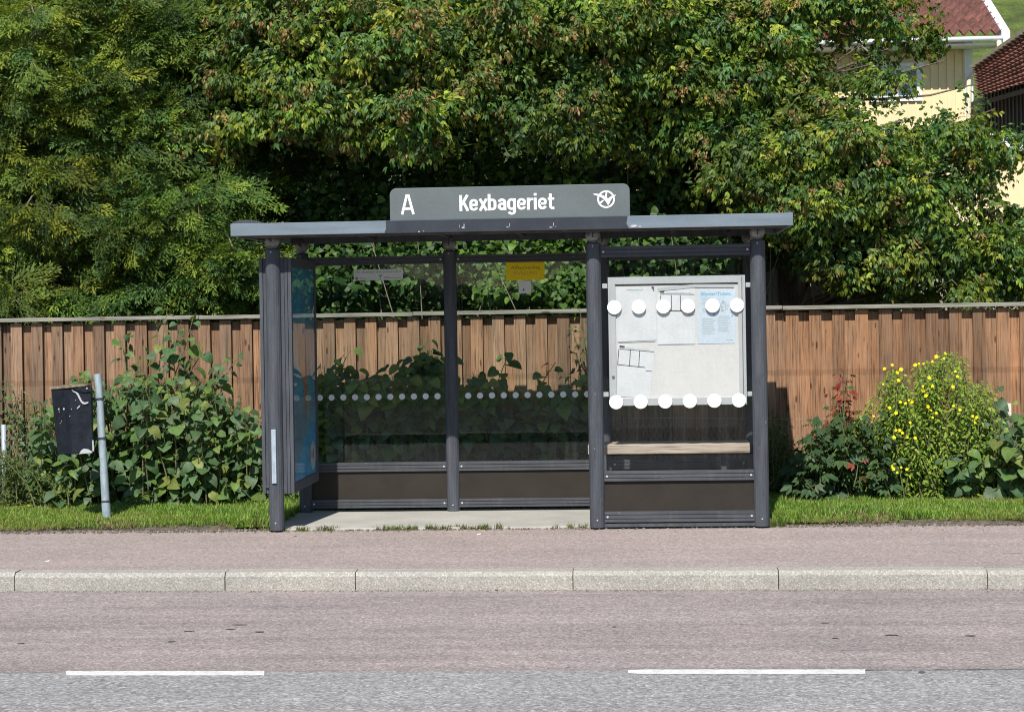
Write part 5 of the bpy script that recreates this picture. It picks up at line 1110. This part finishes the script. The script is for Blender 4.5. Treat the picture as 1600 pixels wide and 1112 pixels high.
# weeds on the edge of the concrete
rr = np.random.default_rng(84); u = 0
cl = [(-2.93, .1, 40), (-2.75, .07, 40), (-2.55, .08, 70), (-2.0, .15, 120), (-1.85, .08, 60), (-1.55, .22, 200), (-1.25, .1, 90), (-.6, .15, 80), (-.33, .06, 120), (-.1, .2, 110), (.15, .1, 120), (.45, .2, 110), (.78, .1, 130), (.92, .06, 150)]
P = np.vstack([np.stack([rr.normal(c, s, m), rr.normal(15.045, .016, m), np.zeros(m)], 1) for c, s, m in [(c_, s_*.8, int(m_*.36)) for c_, s_, m_ in cl]]); P = P[P[:, 1] < 15.07]; n = len(P)
Mx = frames(np.stack([np.cos(a := rr.uniform(0, 6.28, n)), np.sin(a), 0*a], 1), np.tile([0, 0, 1.], (n, 1))+rr.normal(0, .3, (n, 3)))
S_ = Scatter(); k_ = rr.integers(0, len(T_g), n); C = np.array([(.17, .20, .05), (.12, .18, .03), (.22, .2, .09)]); col = C[rr.integers(0, 3, n)]*rr.uniform(.7, 1.2, (n, 1)); s = rr.uniform(.015, .05, n)
s[(P[:, 0] > -.4)] *= 1.25; s[rr.random(n) < .04] *= 1.4
for k, T in enumerate(T_g): q = k_ == k; S_.add(T, P[q], Mx[q], s[q], col[q])
tag(S_.build('edge_weeds', M['grass']), 'thin weeds growing along the front edge of the shelter floor', 'weeds', kind='stuff')
# gravel and crumbs where the verge meets the asphalt
rr = np.random.default_rng(85); n = 5200; P = np.stack([rr.uniform(-6.8, 4.6, n), 15.07+rr.normal(0, .05, n), np.full(n, .004)], 1); P = P[~((P[:, 0] > -3) & (P[:, 0] < .93) & (P[:, 1] > 15.05))]; n = len(P)
tet = (np.array([[-1, -1, 0], [1, -1, 0], [1, 1, 0], [-1, 1, 0], [-.5, -.6, 1], [.6, -.5, .8], [.5, .6, 1], [-.6, .5, .9]], float), np.array([[4, 5, 6, 7], [0, 1, 5, 4], [1, 2, 6, 5], [2, 3, 7, 6], [3, 0, 4, 7]]), np.ones((5, 3)))
S_ = Scatter(); C = np.array([(.2, .17, .14), (.3, .27, .25), (.1, .08, .06), (.15, .12, .08)]); S_.add(tet, P, frames(np.stack([np.cos(a := rr.uniform(0, 6.28, n)), np.sin(a), 0*a], 1), np.tile([0, 0, 1.], (n, 1))), rr.uniform(.003, .008, n), C[rr.integers(0, 4, n)])
tag(S_.build('edge_gravel', M['petal']), 'loose grit and crumbs along the inner edge of the pavement', 'gravel', kind='stuff')
# dandelions
for (px, py, lab) in ((55, 811, 'larger yellow dandelion alone in the grass near the bin pole'), (45, 789, 'small yellow dandelion head near the low shrub at the left edge'), (64, 797, 'tiny yellow dandelion head between the two others')):
    c = at(px, py, 15.9 if py > 800 else 16.6); t = thing('dandelion', lab, 'dandelion', (c.x, c.y, .02), 'dandelions in the left verge')
    b = MB(); b.tube([(c.x, c.y, .01), (c.x, c.y, c.z)], .002, 5); b.build('stalk', M['stem'], t); r0 = .017 if py > 800 else .010
    S_ = Scatter(); fr_ = frames(np.array([[math.cos(k), math.sin(k), .1] for k in range(14)]), np.tile([0, -.8, .6], (14, 1))); S_.add(kite(1, .4, 0, 0), np.tile(np.array(c[:]), (14, 1)), fr_, np.full(14, r0), np.tile([.9, .66, .01], (14, 1))); 
    S_.add(kite(1, .9, 0, 0), np.tile(np.array(c[:])+[0, -.006, 0], (5, 1)), frames(np.array([[math.cos(k*1.25), 0, math.sin(k*1.25)] for k in range(5)]), np.tile([0, -1, 0.], (5, 1))), np.full(5, r0), np.tile([.9, .66, .01], (5, 1))); S_.build('flower_head', M['petal'], t)
# crumpled paper in the grass
c = at(1549, 785, 16.75); b = MB(); rr = np.random.default_rng(8); n1, n2 = 8, 6; vs = []
for j in range(n2+1):
    for i in range(n1): a = math.pi*j/n2; t_ = 2*math.pi*i/n1; r_ = .035*rr.uniform(.6, 1.25); vs.append((c.x+r_*math.sin(a)*math.cos(t_)*1.1, c.y+r_*math.sin(a)*math.sin(t_), c.z+r_*math.cos(a)))
b.add(vs, [(j*n1+i, j*n1+(i+1) % n1, (j+1)*n1+(i+1) % n1, (j+1)*n1+i) for j in range(n2) for i in range(n1)]); tag(b.build('crumpled_paper', M['paper']), 'crumpled white paper lying in the grass near the right edge', 'litter')
# small flat scraps on the pavement
for (px, py, w_, lab) in ((74, 876, 4, 'small white scrap lying flat on the pavement at left'), (748, 834, 3.5, 'tiny white scrap at the pavement edge before the shelter')):
    c = at(px, py, Z=.006); q_ = c.y/F_PX; b = MB(); b.poly([(c.x-w_*q_, c.y-.012, .004), (c.x+w_*q_*.8, c.y-.02, .005), (c.x+w_*q_, c.y+.014, .011), (c.x-w_*q_*.7, c.y+.02, .006)]); b.add([(c.x-w_*q_, c.y-.012, .0035), (c.x+w_*q_*.8, c.y-.02, .0035), (c.x-w_*q_, c.y-.012, .004), (c.x+w_*q_*.8, c.y-.02, .005)], [(0, 1, 3, 2)]); tag(b.build('paper_scrap', M['white']), lab, 'litter')

# grit, fallen leaves and a few weeds in the gutter under the kerb
rr = np.random.default_rng(90); n = 2600; X = rr.uniform(-6, 4.5, n); P = np.stack([X, 12.596-.0307*X-.006-np.abs(rr.normal(0, .03, n)), np.full(n, -.119)], 1)
S_ = Scatter(); C = np.array([(.24, .2, .17), (.34, .31, .28), (.13, .11, .09), (.4, .38, .34)]); S_.add(tet, P, frames(np.stack([np.cos(a := rr.uniform(0, 6.28, n)), np.sin(a), 0*a], 1), np.tile([0, 0, 1.], (n, 1))), rr.uniform(.0015, .0045, n), C[rr.integers(0, 4, n)])
tag(S_.build('gutter_grit', M['petal']), 'fine grit collected in the gutter along the kerb', 'grit', kind='stuff')
rr = np.random.default_rng(91); n = 46; X = rr.uniform(-5.5, 4, n); Yl = np.where(rr.random(n) < .4, 12.596-.0307*X-rr.uniform(.02, .1, n), rr.uniform(14.6, 15.3, n)); Zl = np.where(Yl < 13, -.113, .008)
S_ = Scatter(); S_.add(kite(1, .6, .2, .25), np.stack([X, Yl, Zl], 1), frames(np.stack([np.cos(a := rr.uniform(0, 6.28, n)), np.sin(a), .05+0*a], 1), np.tile([0, 0, 1.], (n, 1))+rr.normal(0, .25, (n, 3))), rr.uniform(.015, .035, n), np.array([(.35, .2, .06), (.28, .2, .1), (.2, .16, .05), (.4, .3, .08)])[rr.integers(0, 4, n)])
tag(S_.build('fallen_leaves', M['petal']), 'scattered dry fallen leaves in the gutter and at the pavement edge', 'leaves', kind='stuff')
